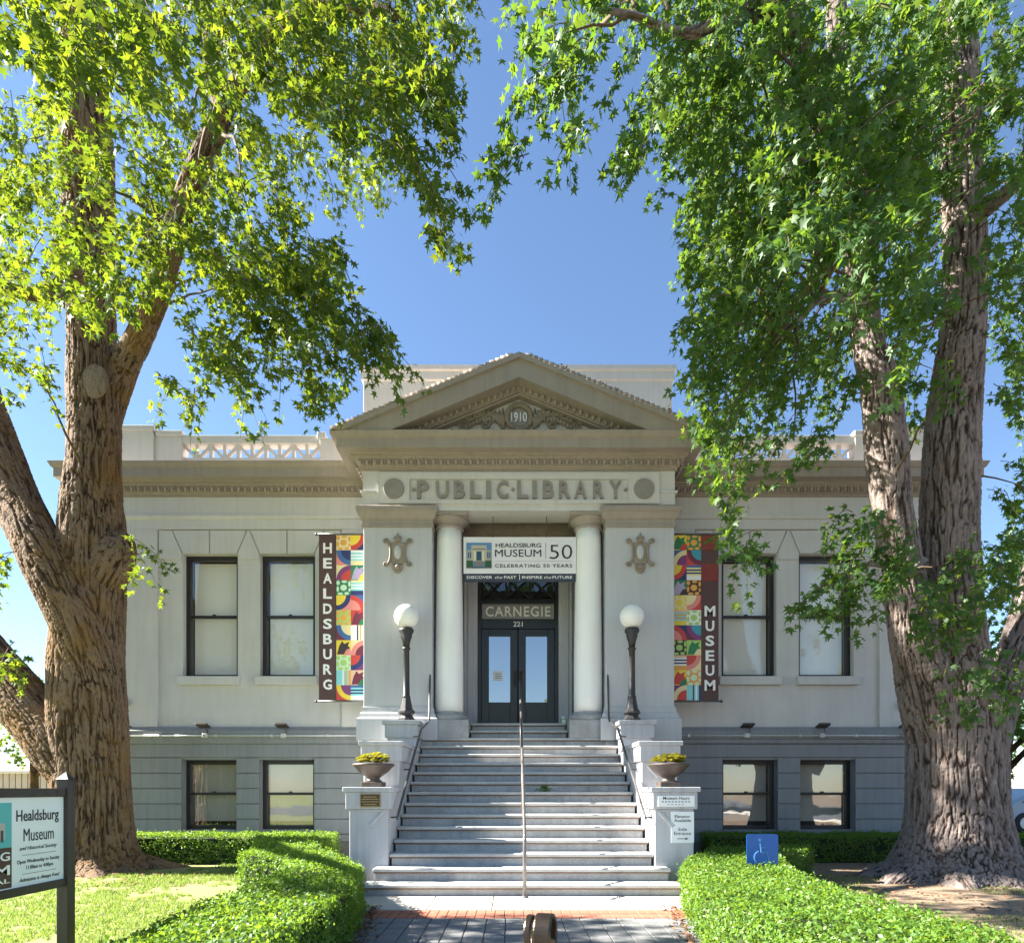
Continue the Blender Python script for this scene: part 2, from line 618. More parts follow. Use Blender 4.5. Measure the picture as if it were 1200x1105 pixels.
def raw(name, V, T, mat, parent=None, org=(0, 0, 0), kind=None, smooth=False):
    """numpy verts (N,3) and faces (M,k) to an object"""
    o0 = Vector(parent['_o']) if parent else Vector(org)
    V = np.asarray(V, np.float32) - np.array(o0, np.float32)
    T = np.asarray(T, np.int32)
    k = T.shape[1]
    me = bpy.data.meshes.new(name)
    me.vertices.add(len(V))
    me.vertices.foreach_set('co', V.ravel())
    me.loops.add(T.size)
    me.loops.foreach_set('vertex_index', T.ravel())
    me.polygons.add(len(T))
    me.polygons.foreach_set('loop_start', np.arange(0, T.size, k, dtype=np.int32))
    if smooth:
        me.polygons.foreach_set('use_smooth', np.ones(len(T), bool))
    me.materials.append(M[mat] if isinstance(mat, str) else mat)
    me.update(calc_edges=True)
    me.validate()
    return link(me, name, parent, o0, 0, kind)


def text(name, s, mat, parent, x0, x1, z0, z1, y, depth=0.003, bold=0.0, facing='front', shear=0.0, spacing=1.0):
    """lettering fitted to a box on a wall that faces -Y (or +X: then x is the world y and y the world x)"""
    cu = bpy.data.curves.new(name, 'FONT')
    cu.body = s
    cu.size = 1
    cu.offset = bold
    cu.shear = shear
    cu.space_character = spacing
    cu.resolution_u = 3
    cu.fill_mode = 'BOTH'
    o = bpy.data.objects.new(name, cu)
    COL.objects.link(o)
    dg = bpy.context.evaluated_depsgraph_get()
    me0 = bpy.data.meshes.new_from_object(o.evaluated_get(dg))
    bpy.data.objects.remove(o)
    n = len(me0.vertices)
    co = np.zeros(n * 3)
    me0.vertices.foreach_get('co', co)
    co = co.reshape(-1, 3)
    lo, hi = co.min(0), co.max(0)
    u = (co[:, 0] - lo[0]) / (hi[0] - lo[0])
    w = (co[:, 1] - lo[1]) / (hi[1] - lo[1])
    mb = MB()
    fr, bk = [], []
    for i in range(n):
        a, z = x0 + u[i] * (x1 - x0), z0 + w[i] * (z1 - z0)
        if facing == 'front':
            fr.append((a, y - depth, z))
            bk.append((a, y, z))
        else:
            fr.append((y + depth, a, z))
            bk.append((y, a, z))
    fs = [tuple(p.vertices) for p in me0.polygons]
    ec = {}
    for f in fs:
        for i in range(len(f)):
            e = (f[i], f[(i + 1) % len(f)])
            ec[e] = 1
    allf = list(fs)
    for (a, b) in ec:
        if (b, a) not in ec:
            allf.append((b, a, a + n, b + n))
    mb.add(fr + bk, allf)
    bpy.data.meshes.remove(me0)
    return mb.build(name, mat, parent)


def copy_tree(o, parent=None):
    c = o.copy()
    COL.objects.link(c)
    c.parent = parent
    for ch in list(o.children):
        copy_tree(ch, c)
    return c


# ------------------------------------------------------------------ vectorised noise
def _hash(i, j, k):
    h = (i * 374761393 + j * 668265263 + k * 2147483647 + 1013904223) & 0xFFFFFFFF
    h = ((h ^ (h >> 13)) * 1274126177) & 0xFFFFFFFF
    h = ((h ^ (h >> 16)) * 2246822519) & 0xFFFFFFFF
    return ((h ^ (h >> 15)) & 0xFFFF) / 32767.5 - 1.0


def vnoise(p):
    p = np.asarray(p, np.float64)
    i = np.floor(p).astype(np.int64)
    f = p - i
    f = f * f * f * (f * (f * 6 - 15) + 10)
    r = 0
    for dx in (0, 1):
        wx = f[:, 0] if dx else 1 - f[:, 0]
        for dy in (0, 1):
            wy = f[:, 1] if dy else 1 - f[:, 1]
            for dz in (0, 1):
                wz = f[:, 2] if dz else 1 - f[:, 2]
                r = r + wx * wy * wz * _hash(i[:, 0] + dx, i[:, 1] + dy, i[:, 2] + dz)
    return r


# ================================================================== ground
XC = 0.13
mb = MB()
mb.box(-400, 400, -200, 600, -0.5, 0.0)
structure(mb.build('ground', 'ground'))
mb = MB()
mb.box(13.2, 24, -60, 200, -0.2, 0.012)
structure(mb.build('side_street', 'asphalt'))

# concrete apron slabs in front of the stairs
ap = structure(MB().box(XC - 2.25, XC + 2.25, 7.36, 8.36, -0.1, 0.004).build('apron_bed', 'joint'))
xs = [-2.25, -1.1, -0.36, 1.22, 2.25]
for a, b in zip(xs[:-1], xs[1:]):
    MB().box(XC + a + 0.006, XC + b - 0.006, 7.40, 8.345, -0.08, 0.02).build('concrete_slab', 'concrete', ap, bevel=0.006)
# brick band and grey pavers
wk = structure(MB().box(XC - 1.95, XC + 1.95, -6, 7.36, -0.1, 0.003).build('walkway_bed', 'joint'))
bme = None
for r_, yy in enumerate((6.93, 7.16)):
    for i in range(36):
        x = XC - 1.89 + i * 0.105
        if bme is None:
            bo = MB().box(0.003, 0.102, 0.003, 0.217, -0.08, 0.018).build('brick', 'brick', wk, bevel=0.004)
            bme = bo.data
        else:
            bo = bpy.data.objects.new('brick', bme)
            COL.objects.link(bo)
            bo.parent = wk
            b = bo.modifiers.new('edge', 'BEVEL'); b.width = 0.004; b.segments = 1
        bo.location = (x, yy, random.uniform(-0.002, 0.002))
pme = [MB().box(0.004, 0.192, 0.004, 0.268, -0.08, 0.017) for _ in range(1)]
pv = None
for j in range(14):
    for i in range(20):
        if pv is None:
            po = pme[0].build('paver', 'paver', wk, bevel=0.005)
            pv = po.data
        else:
            po = bpy.data.objects.new('paver', pv)
            COL.objects.link(po)
            po.parent = wk
            b = po.modifiers.new('edge', 'BEVEL'); b.width = 0.005; b.segments = 1
        po.location = (XC - 1.96 + i * 0.196, 6.92 - (j + 1) * 0.272, random.uniform(-0.002, 0.002))
MB().box(XC - 1.93, XC + 1.93, -5.8, 3.10, -0.05, 0.015).build('paving_sheet', 'paver', wk)

# ================================================================== the library building
YW, YP, YD = 13.35, 12.25, 14.05
HB, HP = 8.85, 2.93           # half widths: building, portico
BACK = 26.0
bld = thing('library_building', 'grey neoclassical library building with white columns and pediment', 'building', (XC, YW, 0))


def B():
    return MB()


def bb(m, name, mat, par=None, **k):
    m.shift((XC, 0, 0))
    return m.build(name, mat, par or bld, **k)


# ---- wings -----------------------------------------------------------------
OPEN = [(4.18, 5.31), (5.77, 6.90)]      # window openings, distance from the centre line
WZ = (3.69, 6.22)
LZ = (0.56, 1.99)
RV = 0.20                               # reveal depth


def wall_with_openings(s, x0, x1, z0, z1, opens, y0, y1, mat, name):
    """vertical strips and panels of wall around openings, one mesh"""
    m = B()
    cur = x0
    for (a, b, c, d) in opens:
        m.box(s * cur, s * a, y0, y1, z0, z1)
        m.box(s * a, s * b, y0, y1, z0, c)
        m.box(s * a, s * b, y0, y1, d, z1)
        cur = b
    m.box(s * cur, s * x1, y0, y1, z0, z1)
    return bb(m, name, mat)


for s in (-1, 1):
    # upper recessed wall, corner pier and inner strip
    wall_with_openings(s, 3.62, 7.40, 2.66, 6.71, [(a, b, *WZ) for a, b in OPEN], YW + 0.06, YW + 0.40, 'wall', 'wall')
    bb(B().box(s * 7.40, s * HB, YW, YW + 0.40, 2.66, 6.71), 'corner_pier', 'wall', bevel=0.008)
    bb(B().box(s * HP, s * 3.62, YW, YW + 0.40, 2.66, 6.71), 'inner_pier', 'wall', bevel=0.008)
    bb(B().box(s * HP, s * HB, YW, YW + 0.40, 6.71, 7.42), 'frieze', 'wall')
    bb(B().box(s * (HB - 0.4), s * HB, YW + 0.40, BACK, 0, 7.42), 'side_wall', 'wall')
    # architrave moulding
    m = B()
    m.sweep([(0, 6.90), (0.035, 6.915), (0.05, 6.955), (0.05, 6.985), (0, 7.0)],
            [(-HB, BACK), (-HB, YW), (-HP, YW)] if s < 0 else [(HP, YW), (HB, YW), (HB, BACK)])
    bb(m, 'architrave_moulding', 'wall')
    # jack arches: two voussoirs above each window, proud of the wall, and blocks between
    for a, b in OPEN:
        mid = (a + b) / 2
        g = 0.014
        for q in (0, 1):
            lo0, lo1 = (a, mid) if q == 0 else (mid, b)
            if q == 0:
                poly = [(lo0 + g, 6.225), (lo1 - g, 6.225), (mid - g, 6.695), (a - 0.2 + g, 6.695)]
            else:
                poly = [(lo0 + g, 6.225), (lo1 - g, 6.225), (b + 0.2 - g, 6.695), (mid + g, 6.695)]
            bb(B().xz([(s * x, z) for x, z in poly], YW + 0.022, YW + 0.10), 'voussoir', 'wall', bevel=0.006)
    gaps = [(3.63, 3.63, OPEN[0][0], OPEN[0][0] - 0.2), (OPEN[0][1], OPEN[0][1] + 0.2, OPEN[1][0], OPEN[1][0] - 0.2),
            (OPEN[1][1], OPEN[1][1] + 0.2, 7.39, 7.39)]
    for (l0, t0, l1, t1) in gaps:
        g = 0.014
        bb(B().xz([(s * (l0 + g), 6.10), (s * (l1 - g), 6.10), (s * (l1 - g), 6.225), (s * (t1 - g), 6.695), (s * (t0 + g), 6.695), (s * (l0 + g), 6.225)],
                  YW + 0.022, YW + 0.10), 'spandrel_block', 'wall', bevel=0.006)
    # sills
    for a, b in OPEN:
        bb(B().box(s * (a - 0.07), s * (b + 0.07), YW - 0.07, YW + 0.12, WZ[0] - 0.17, WZ[0] + 0.004), 'sill', 'wall', bevel=0.012)
    # water table
    m = B()
    m.sweep([(0, 2.30), (0.05, 2.33), (0.05, 2.40), (0.08, 2.42), (0.08, 2.58), (0, 2.665)],
            [(-HB, BACK), (-HB, YW), (-HP, YW)] if s < 0 else [(HP, YW), (HB, YW), (HB, BACK)])
    bb(m, 'water_table', 'base', bevel=0.006)
    # rusticated base: back wall and separate courses
    wall_with_openings(s, HP, HB, 0.0, 2.31, [(a, b, *LZ) for a, b in OPEN], YW + 0.03, YW + 0.40, 'base', 'base_wall')
    zc = [0.31, 0.47, 0.777, 1.09, 1.403, 1.717, 2.035, 2.31]
    spans_full = [(HP, HB)]
    spans_open = [(HP, OPEN[0][0]), (OPEN[0][1], OPEN[1][0]), (OPEN[1][1], HB)]
    for j in range(len(zc) - 1):
        z0, z1 = zc[j] + 0.009, zc[j + 1] - 0.009
        zz = (z0 + z1) / 2
        for (a, b) in (spans_open if LZ[0] < zz < LZ[1] else spans_full):
            bb(B().box(s * a, s * b, YW - 0.012, YW + 0.05, z0, z1), 'stone_course', 'base', bevel=0.008)
    bb(B().box(s * HP, s * (HB + 0.03), YW - 0.05, YW + 0.05, 0, 0.31), 'plinth_course', 'granite', bevel=0.01)
    # windows
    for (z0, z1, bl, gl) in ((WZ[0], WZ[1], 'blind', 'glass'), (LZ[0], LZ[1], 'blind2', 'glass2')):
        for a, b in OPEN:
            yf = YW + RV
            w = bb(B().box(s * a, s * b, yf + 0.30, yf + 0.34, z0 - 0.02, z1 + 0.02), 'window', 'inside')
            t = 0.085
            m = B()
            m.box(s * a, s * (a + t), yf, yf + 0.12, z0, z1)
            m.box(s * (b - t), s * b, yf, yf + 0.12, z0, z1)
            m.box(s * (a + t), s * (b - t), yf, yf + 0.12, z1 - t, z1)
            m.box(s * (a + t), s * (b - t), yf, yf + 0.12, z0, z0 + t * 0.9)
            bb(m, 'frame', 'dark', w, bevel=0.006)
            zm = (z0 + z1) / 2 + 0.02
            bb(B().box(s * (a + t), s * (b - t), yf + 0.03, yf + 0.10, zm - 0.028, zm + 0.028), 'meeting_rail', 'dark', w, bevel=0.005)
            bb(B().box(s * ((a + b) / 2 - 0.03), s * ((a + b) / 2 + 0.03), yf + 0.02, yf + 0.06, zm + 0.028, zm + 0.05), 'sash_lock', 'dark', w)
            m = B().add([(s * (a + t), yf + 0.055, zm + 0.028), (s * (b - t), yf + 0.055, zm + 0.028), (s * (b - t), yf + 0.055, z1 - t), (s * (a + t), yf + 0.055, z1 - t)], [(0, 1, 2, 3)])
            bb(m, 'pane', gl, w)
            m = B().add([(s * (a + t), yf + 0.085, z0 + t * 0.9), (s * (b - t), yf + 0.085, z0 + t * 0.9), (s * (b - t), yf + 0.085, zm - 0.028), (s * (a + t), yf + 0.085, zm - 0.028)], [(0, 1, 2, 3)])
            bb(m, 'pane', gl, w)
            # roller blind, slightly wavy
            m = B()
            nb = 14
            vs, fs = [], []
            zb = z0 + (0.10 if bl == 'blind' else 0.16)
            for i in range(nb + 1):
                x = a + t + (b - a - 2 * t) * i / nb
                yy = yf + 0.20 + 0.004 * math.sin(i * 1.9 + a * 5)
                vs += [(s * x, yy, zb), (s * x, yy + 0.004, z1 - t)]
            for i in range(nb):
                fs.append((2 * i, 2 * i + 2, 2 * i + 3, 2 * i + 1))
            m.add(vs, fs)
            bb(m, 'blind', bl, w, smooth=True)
    # parapet
    yp = YW + 0.10
    bb(B().box(s * 7.50, s * HB, yp - 0.06, yp + 0.35, 7.9, 8.74), 'parapet_pier', 'wall', bevel=0.01)
    bb(B().box(s * 7.47, s * (HB + 0.03), yp - 0.09, yp + 0.38, 8.74, 8.85), 'coping', 'wall', bevel=0.012)
    bb(B().box(s * 6.95, s * 7.50, yp, yp + 0.30, 7.9, 8.66), 'parapet_pier', 'wall', bevel=0.01)
    bb(B().box(s * 6.92, s * 7.47, yp - 0.04, yp + 0.34, 8.66, 8.77), 'coping', 'wall', bevel=0.012)
    bb(B().box(s * 2.6, s * 4.10, yp, yp + 0.30, 7.9, 8.62), 'parapet_pier', 'wall', bevel=0.01)
    bb(B().box(s * 3.98, s * 4.14, yp - 0.03, yp + 0.33, 8.62, 8.74), 'coping', 'wall', bevel=0.01)
    bb(B().box(s * 4.10, s * 6.95, yp + 0.02, yp + 0.28, 8.53, 8.70), 'coping', 'wall', bevel=0.012)
    cw, hz = 0.57, (7.93, 8.53)
    zm = (hz[0] + hz[1]) / 2
    bb(B().box(s * 4.10, s * 6.95, yp + 0.08, yp + 0.16, zm - 0.03, zm + 0.03), 'lattice_rail', 'wall')
    for k in range(5):
        x0 = 4.10 + k * cw
        xm = x0 + cw / 2
        m = B()
        m.box(s * (xm - 0.03), s * (xm + 0.03), yp + 0.075, yp + 0.165, hz[0], hz[1])
        for (ex, ez) in ((x0, hz[0]), (x0 + cw, hz[0]), (x0, hz[1]), (x0 + cw, hz[1])):
            d = Vector((ex - xm, ez - zm)).normalized()
            nrm = Vector((-d.y, d.x)) * 0.03
            c, e = Vector((xm, zm)), Vector((ex, ez))
            m.xz([(s * q.x, q.y) for q in (c - nrm, e - nrm, e + nrm, c + nrm)], yp + 0.085, yp + 0.155)
        m.xz([(s * xm + 0.075 * math.cos(i * math.pi / 4 + 0.39), zm + 0.075 * math.sin(i * math.pi / 4 + 0.39)) for i in range(8)], yp + 0.07, yp + 0.17)
        bb(m, 'lattice_star', 'wall')
        if k:
            bb(B().box(s * (x0 - 0.03), s * (x0 + 0.03), yp + 0.072, yp + 0.168, hz[0], hz[1]), 'lattice_post', 'wall')

# ---- cornice around the whole building ---------------------------------------
path = [(-HB, BACK), (-HB, YW), (-HP, YW), (-HP, YP), (HP, YP), (HP, YW), (HB, YW), (HB, BACK)]
CORN = [(-0.02, 7.36), (0.035, 7.36), (0.035, 7.40), (0.06, 7.41), (0.16, 7.545), (0.19, 7.55), (0.19, 7.585), (0.24, 7.60),
        (0.40, 7.60), (0.40, 7.77), (0.43, 7.785), (0.455, 7.83), (0.47, 7.865), (0.47, 7.885), (-0.02, 7.93)]
bb(B().sweep(CORN, path), 'cornice', 'trim', bevel=0.004)


def eggs(segs, name='egg_ornament'):
    m = B()
    for (p, q, off) in segs:
        p, q = Vector(p), Vector(q)
        d = q - p
        n = max(1, int(d.length / 0.135))
        u = d.normalized()
        for i in range(n):
            c = p + d * ((i + 0.5) / n)
            m.ellipsoid((c.x + off[0], c.y + off[1], 7.475), (0.042, 0.045, 0.062), 8, 5)
            e = p + d * ((i + 1) / n)
            m.box(e.x + off[0] - 0.008, e.x + off[0] + 0.008, e.y + off[1] - 0.03, e.y + off[1] + 0.02, 7.415, 7.54)
    return bb(m, name, 'trim', smooth=False, kind='stuff')


eggs([((-HB, YW), (-HP - 0.1, YW), (0, -0.125)), ((HP + 0.1, YW), (HB, YW), (0, -0.125)),
      ((-HP - 0.1, YP), (HP + 0.1, YP), (0, -0.125)), ((-HP, YW - 0.1), (-HP, YP), (-0.125, 0)), ((HP, YW - 0.1), (HP, YP), (0.125, 0))])

# ---- roof and attic block ---------------------------------------------------
bb(B().box(-HB, HB, YW + 0.3, BACK, 7.6, 7.95), 'flat_roof', 'tile')
bb(B().box(-3.46, 3.46, 14.6, 22, 7.9, 10.72), 'attic_block', 'wall', bevel=0.01)
bb(B().sweep([(0, 10.52), (0.04, 10.54), (0.04, 10.72), (0.08, 10.74), (0.08, 10.84), (0, 10.86), (-0.3, 10.86), (-0.3, 10.52)],
             [(-3.46, 22), (-3.46, 14.6), (3.46, 14.6), (3.46, 22)]), 'attic_coping', 'wall')

# ---- portico piers ----------------------------------------------------------
PI0, PI1 = 1.635, 2.92
CAPP = [(-0.02, 6.30), (0.03, 6.30), (0.03, 6.345), (0.015, 6.36), (0.015, 6.44), (0.05, 6.46), (0.09, 6.56), (0.12, 6.58), (0.12, 6.66), (0.04, 6.71), (-0.02, 6.71)]
BASP = [(-0.02, 2.30), (0.11, 2.30), (0.11, 2.70), (0.07, 2.74), (0.06, 2.80), (0.03, 2.84), (0.02, 2.93), (-0.02, 2.95)]
for s in (-1, 1):
    bb(B().box(s * PI0, s * PI1, YP, YD + 0.2, 0, 6.70), 'pier', 'pier', bevel=0.01)
    x0, x1 = (-PI1, -PI0) if s < 0 else (PI0, PI1)
    pth = [(x0, YW), (x0, YP), (x1, YP), (x1, YD)] if s < 0 else [(x0, YD), (x0, YP), (x1, YP), (x1, YW)]
    bb(B().sweep(CAPP, pth), 'pier_capital', 'trim')
    bb(B().sweep(BASP, pth), 'pier_base', 'pier')
    # small string course on the entablature block
    m = B()
    m.box(s * 2.66, s * (HP + 0.045), YP - 0.04, YP + 0.3, 6.94, 6.985)
    bb(m, 'string_course', 'wall', bevel=0.008)
# entablature body
bb(B().box(-HP, HP, YP, YP + 0.58, 6.71, 7.36), 'entablature', 'wall')
bb(B().box(-PI0, PI0, YP + 0.005, YP + 0.57, 6.62, 6.708), 'lintel', 'wall')
# inscription panel: frame with a sunk field
m = B()
m.box(-2.63, 2.63, YP - 0.05, YP + 0.01, 7.19, 7.31)
m.box(-2.63, 2.63, YP - 0.05, YP + 0.01, 6.735, 6.80)
m.box(-2.63, -2.05, YP - 0.05, YP + 0.01, 6.80, 7.19)
m.box(2.05, 2.63, YP - 0.05, YP + 0.01, 6.80, 7.19)
panel = bb(m, 'inscription_panel', 'wall')
for s in (-1, 1):
    m = B()
    m.xz([(s * 2.34 + 0.19 * math.cos(i * math.pi / 16), 7.0 + 0.19 * math.sin(i * math.pi / 16)) for i in range(32)], YP - 0.085, YP - 0.045)
    bb(m, 'round_boss', 'letter', panel, bevel=0.008)
# PUBLIC LIBRARY, each letter its own raised piece (photo x positions)
PXL = [('P', 489, 503), ('U', 511, 526), ('B', 532, 545), ('L', 551, 564), ('I', 571, 575), ('C', 582, 596),
       ('L', 606, 619), ('I', 625, 629), ('B', 636, 649), ('R', 655, 668), ('A', 673, 687), ('R', 695, 707), ('Y', 714, 728)]
for ch, a, b in PXL:
    x0, x1 = (a - CX) * YP / F, (b - CX) * YP / F
    if ch == 'I':
        x0 -= 0.02
    text('letter', ch, 'letter', panel, x0, x1, 6.835, 7.155, YP + 0.002, 0.05, 0.022)
for px in (485, 601, 733):
    x = (px - CX) * YP / F
    MB().xz([(x - 0.035, 7.0), (x, 6.965), (x + 0.035, 7.0), (x, 7.035)], YP - 0.045, YP + 0.002).build('stop_dot', 'letter', panel)

# cartouches on the piers
for s in (-1, 1):
    cx, cz, y = s * 2.275, 5.80, YP
    w = bb(B().xz([(cx + s_ * x, cz + z) for s_, x, z in
                   [(1, 0.0, -0.20), (1, 0.10, -0.19), (1, 0.15, -0.12), (1, 0.145, 0.1), (1, 0.17, 0.2), (1, 0.06, 0.22), (1, 0, 0.25),
                    (-1, 0.06, 0.22), (-1, 0.17, 0.2), (-1, 0.145, 0.1), (-1, 0.15, -0.12), (-1, 0.10, -0.19)]], y - 0.03, y + 0.004), 'cartouche', 'orn', bevel=0.01)
    bb(B().ellipsoid((cx, y - 0.03, cz + 0.03), (0.075, 0.035, 0.135), 16, 8), 'oval_boss', 'pier', w, smooth=True)
    for e in (-1, 1):
        pts = []
        for i in range(21):
            t = i / 20
            pts.append((cx + e * (0.135 + 0.055 * (2 * t - 1) ** 4 + 0.02 * (2 * t - 1) ** 2), y - 0.035, cz - 0.21 + 0.46 * t))
        for cz2, dz in ((cz + 0.25, 1), (cz - 0.21, -1)):
            sp = []
            for i in range(18):
                a = i / 17 * 2.4 * math.pi
                r = 0.05 * (1 - i / 19)
                sp.append((cx + e * (0.215 + 0.03 - r * math.cos(a) * 1.0 - 0.02), y - 0.035, cz2 + dz * (-0.0 + r * math.sin(a)) - dz * 0.02))
            bb(B().tube(sp, [0.017] * 12 + [0.02] * 6, 6), 'scroll', 'orn', w, smooth=True)
        bb(B().tube(pts, 0.02, 6), 'side_scroll', 'orn', w, smooth=True)
    m = B()
    for i in range(7):
        a = math.pi * (1.0 + i / 6.0)
        m.ellipsoid((cx + 0.07 * math.cos(a), y - 0.03, cz - 0.24 + 0.085 * math.sin(a)), (0.03, 0.03, 0.05), 8, 5)
    m.ellipsoid((cx, y - 0.035, cz - 0.25), (0.06, 0.04, 0.06), 10, 6)
    bb(m, 'shell', 'orn', w, smooth=True)
    m = B()
    for a0, h in ((-0.5, 0.11), (0, 0.17), (0.5, 0.11), (-1.0, 0.09), (1.0, 0.09)):
        m.tube([(cx, y - 0.03, cz + 0.22), (cx + 0.5 * h * math.sin(a0), y - 0.045, cz + 0.22 + 0.6 * h), (cx + h * math.sin(a0) * 1.1, y - 0.03, cz + 0.22 + h * math.cos(a0 * 0.6))], [0.03, 0.024, 0.005], 6)
    bb(m, 'palmette', 'orn', w, smooth=True)

# ---- columns ------------------------------------------------------------------
for s in (-1, 1):
    cx, cy = s * 1.339, 12.60
    col = bb(B().lathe([(0.272 - 0.034 * max(0, (i / 12 - 0.25)) / 0.75, 2.86 + 3.52 * i / 12) for i in range(13)], cx, cy, 0, 40), 'column', 'white', smooth=True)
    for p in col.data.polygons:
        if len(p.vertices) > 4:
            p.use_smooth = False
    bb(B().box(cx - 0.39, cx + 0.39, cy - 0.37, cy + 0.37, 2.352, 2.692), 'plinth', 'step', col, bevel=0.01)
    bb(B().lathe([(0.36, 2.692), (0.365, 2.72), (0.36, 2.78), (0.33, 2.81), (0.30, 2.815), (0.295, 2.84), (0.30, 2.86), (0.27, 2.865)], cx, cy, 0, 40), 'base_torus', 'step', col, smooth=True)
    bb(B().lathe([(0.24, 6.36), (0.275, 6.365), (0.28, 6.39), (0.265, 6.405), (0.262, 6.44), (0.29, 6.46), (0.345, 6.52), (0.36, 6.55), (0.30, 6.552)], cx, cy, 0, 40), 'capital', 'trim', col, smooth=True)
    bb(B().box(cx - 0.365, cx + 0.365, cy - 0.345, cy + 0.345, 6.55, 6.617), 'abacus', 'trim', col, bevel=0.008)

# ---- porch and door -------------------------------------------------------------
bb(B().box(-PI0, PI0, YP + 0.58, YD, 6.75, 6.95), 'porch_ceiling', 'trim')
bb(B().box(-PI0, PI0, YP + 0.95, YP + 1.25, 6.35, 6.75), 'porch_beam', 'orn', bevel=0.01)
DH = 0.87
m = B()
m.box(-PI0, -DH, YD, YD + 0.3, 2.688, 6.75)
m.box(DH, PI0, YD, YD + 0.3, 2.688, 6.75)
m.box(-DH, DH, YD, YD + 0.3, 6.1, 6.75)
bb(m, 'porch_wall', 'pier')
for s in (-1, 1):
    bb(B().box(s * DH, s * 1.16, YD - 0.10, YD, 2.688, 6.2), 'door_pilaster', 'pier', bevel=0.012)
    bb(B().box(s * (DH + 0.08), s * 1.08, YD - 0.125, YD - 0.09, 2.75, 6.15), 'pilaster_panel', 'pier', bevel=0.01)
    bb(B().box(s * PI0, s * (PI0 - 0.03), YP + 0.75, YP + 1.2, 3.3, 5.4), 'dark_niche_slab', 'dark')  # niche drawn as a flat near-black slab, with no recess behind
bb(B().box(-DH, DH, YD + 0.32, YD + 0.36, 2.6, 6.2), 'dark_hall', 'inside')
door = bb(B().box(-DH, -DH + 0.07, YD + 0.04, YD + 0.22, 2.69, 6.1).box(DH - 0.07, DH, YD + 0.04, YD + 0.22, 2.69, 6.1)
          .box(-DH + 0.07, DH - 0.07, YD + 0.04, YD + 0.22, 4.86, 5.06).box(-DH + 0.07, DH - 0.07, YD + 0.04, YD + 0.22, 5.40, 5.50)
          .box(-DH + 0.07, DH - 0.07, YD + 0.04, YD + 0.22, 6.0, 6.1), 'entrance_door', 'door', bevel=0.006)
for s in (-1, 1):
    m = B()
    g0, g1 = 0.17, 0.63
    m.box(s * 0.008, s * g0, YD + 0.07, YD + 0.14, 2.70, 4.855)
    m.box(s * g1, s * (DH - 0.075), YD + 0.07, YD + 0.14, 2.70, 4.855)
    m.box(s * g0, s * g1, YD + 0.07, YD + 0.14, 4.70, 4.855)
    m.box(s * g0, s * g1, YD + 0.07, YD + 0.14, 2.70, 3.27)
    bb(m, 'door_leaf', 'door', door, bevel=0.006)
    bb(B().add([(s * g0, YD + 0.10, 3.27), (s * g1, YD + 0.10, 3.27), (s * g1, YD + 0.10, 4.70), (s * g0, YD + 0.10, 4.70)], [(0, 1, 2, 3)]), 'door_pane', 'doorglass', door)
    bb(B().box(s * 0.03, s * 0.09, YD + 0.02, YD + 0.07, 3.62, 3.98), 'handle_plate', 'bronze', door, bevel=0.006)
    bb(B().tube([(s * 0.06, YD + 0.03, 3.66), (s * 0.06, YD - 0.03, 3.70), (s * 0.06, YD - 0.03, 3.90), (s * 0.06, YD + 0.03, 3.94)], 0.012, 8), 'door_handle', 'bronze', door, smooth=True)
bb(B().box(-DH + 0.09, DH - 0.09, YD + 0.055, YD + 0.09, 5.07, 5.39), 'name_panel', 'grey', door)
text('lettering', 'CARNEGIE', 'signwhite', door, XC - 0.70, XC + 0.70, 5.12, 5.34, YD + 0.053, 0.012, 0.012, spacing=1.15)
text('house_number', '221', 'signwhite', door, XC - 0.10, XC + 0.10, 4.90, 5.01, YD + 0.038, 0.006, 0.012)
m = B()
for k in range(3):
    a = -0.78 + k * 0.52
    for (p, q) in (((a, 5.51), (a + 0.52, 5.99)), ((a + 0.52, 5.51), (a, 5.99))):
        m.tube([(p[0], YD + 0.10, p[1]), (q[0], YD + 0.10, q[1])], 0.015, 6)
    m.tube([(a, YD + 0.10, 5.5), (a, YD + 0.10, 6.0)], 0.018, 6)
bb(m, 'transom_grille', 'iron', door)
bb(B().add([(-0.8, YD + 0.16, 5.5), (0.8, YD + 0.16, 5.5), (0.8, YD + 0.16, 6.0), (-0.8, YD + 0.16, 6.0)], [(0, 1, 2, 3)]), 'transom_pane', 'glass', door)
nt_ = tag(MB().box(XC - 0.545, XC - 0.33, YD + 0.09, YD + 0.094, 3.74, 3.95).build('door_notice', 'signwhite', org=(XC - 0.44, YD + 0.09, 3.74)),
          'small white paper notice taped inside the left door pane', 'notice')
for z in (3.88, 3.83, 3.79):
    MB().box(XC - 0.50, XC - 0.37, YD + 0.088, YD + 0.0895, z, z + 0.014).build('text_line', 'grey', nt_)

# ---- pediment ---------------------------------------------------------------------
AP = 9.27
HX = 3.38
SL = (AP - 7.885) / HX


def chev(x_out, top_out, thick, y0, y1, ztrim, mat, name, mm=None):
    """inverted V strip whose upper line passes top_out above the centre"""
    k = SL
    up = lambda x: top_out - k * abs(x)
    lo = lambda x: top_out - thick - k * abs(x)
    m = mm or B()
    for s in (-1, 1):
        xo = min(x_out, (top_out - ztrim) / k)
        xi = min(x_out, (top_out - thick - ztrim) / k)
        poly = [(0, up(0)), (s * xo, up(xo)), (s * xi, max(lo(xi), ztrim)), (0, lo(0))]
        if xi == x_out:
            poly = [(0, up(0)), (s * xo, up(xo)), (s * xo, lo(xo)), (0, lo(0))]
        m.xz(poly, y0, y1)
    return bb(m, name, mat) if mm is None else m


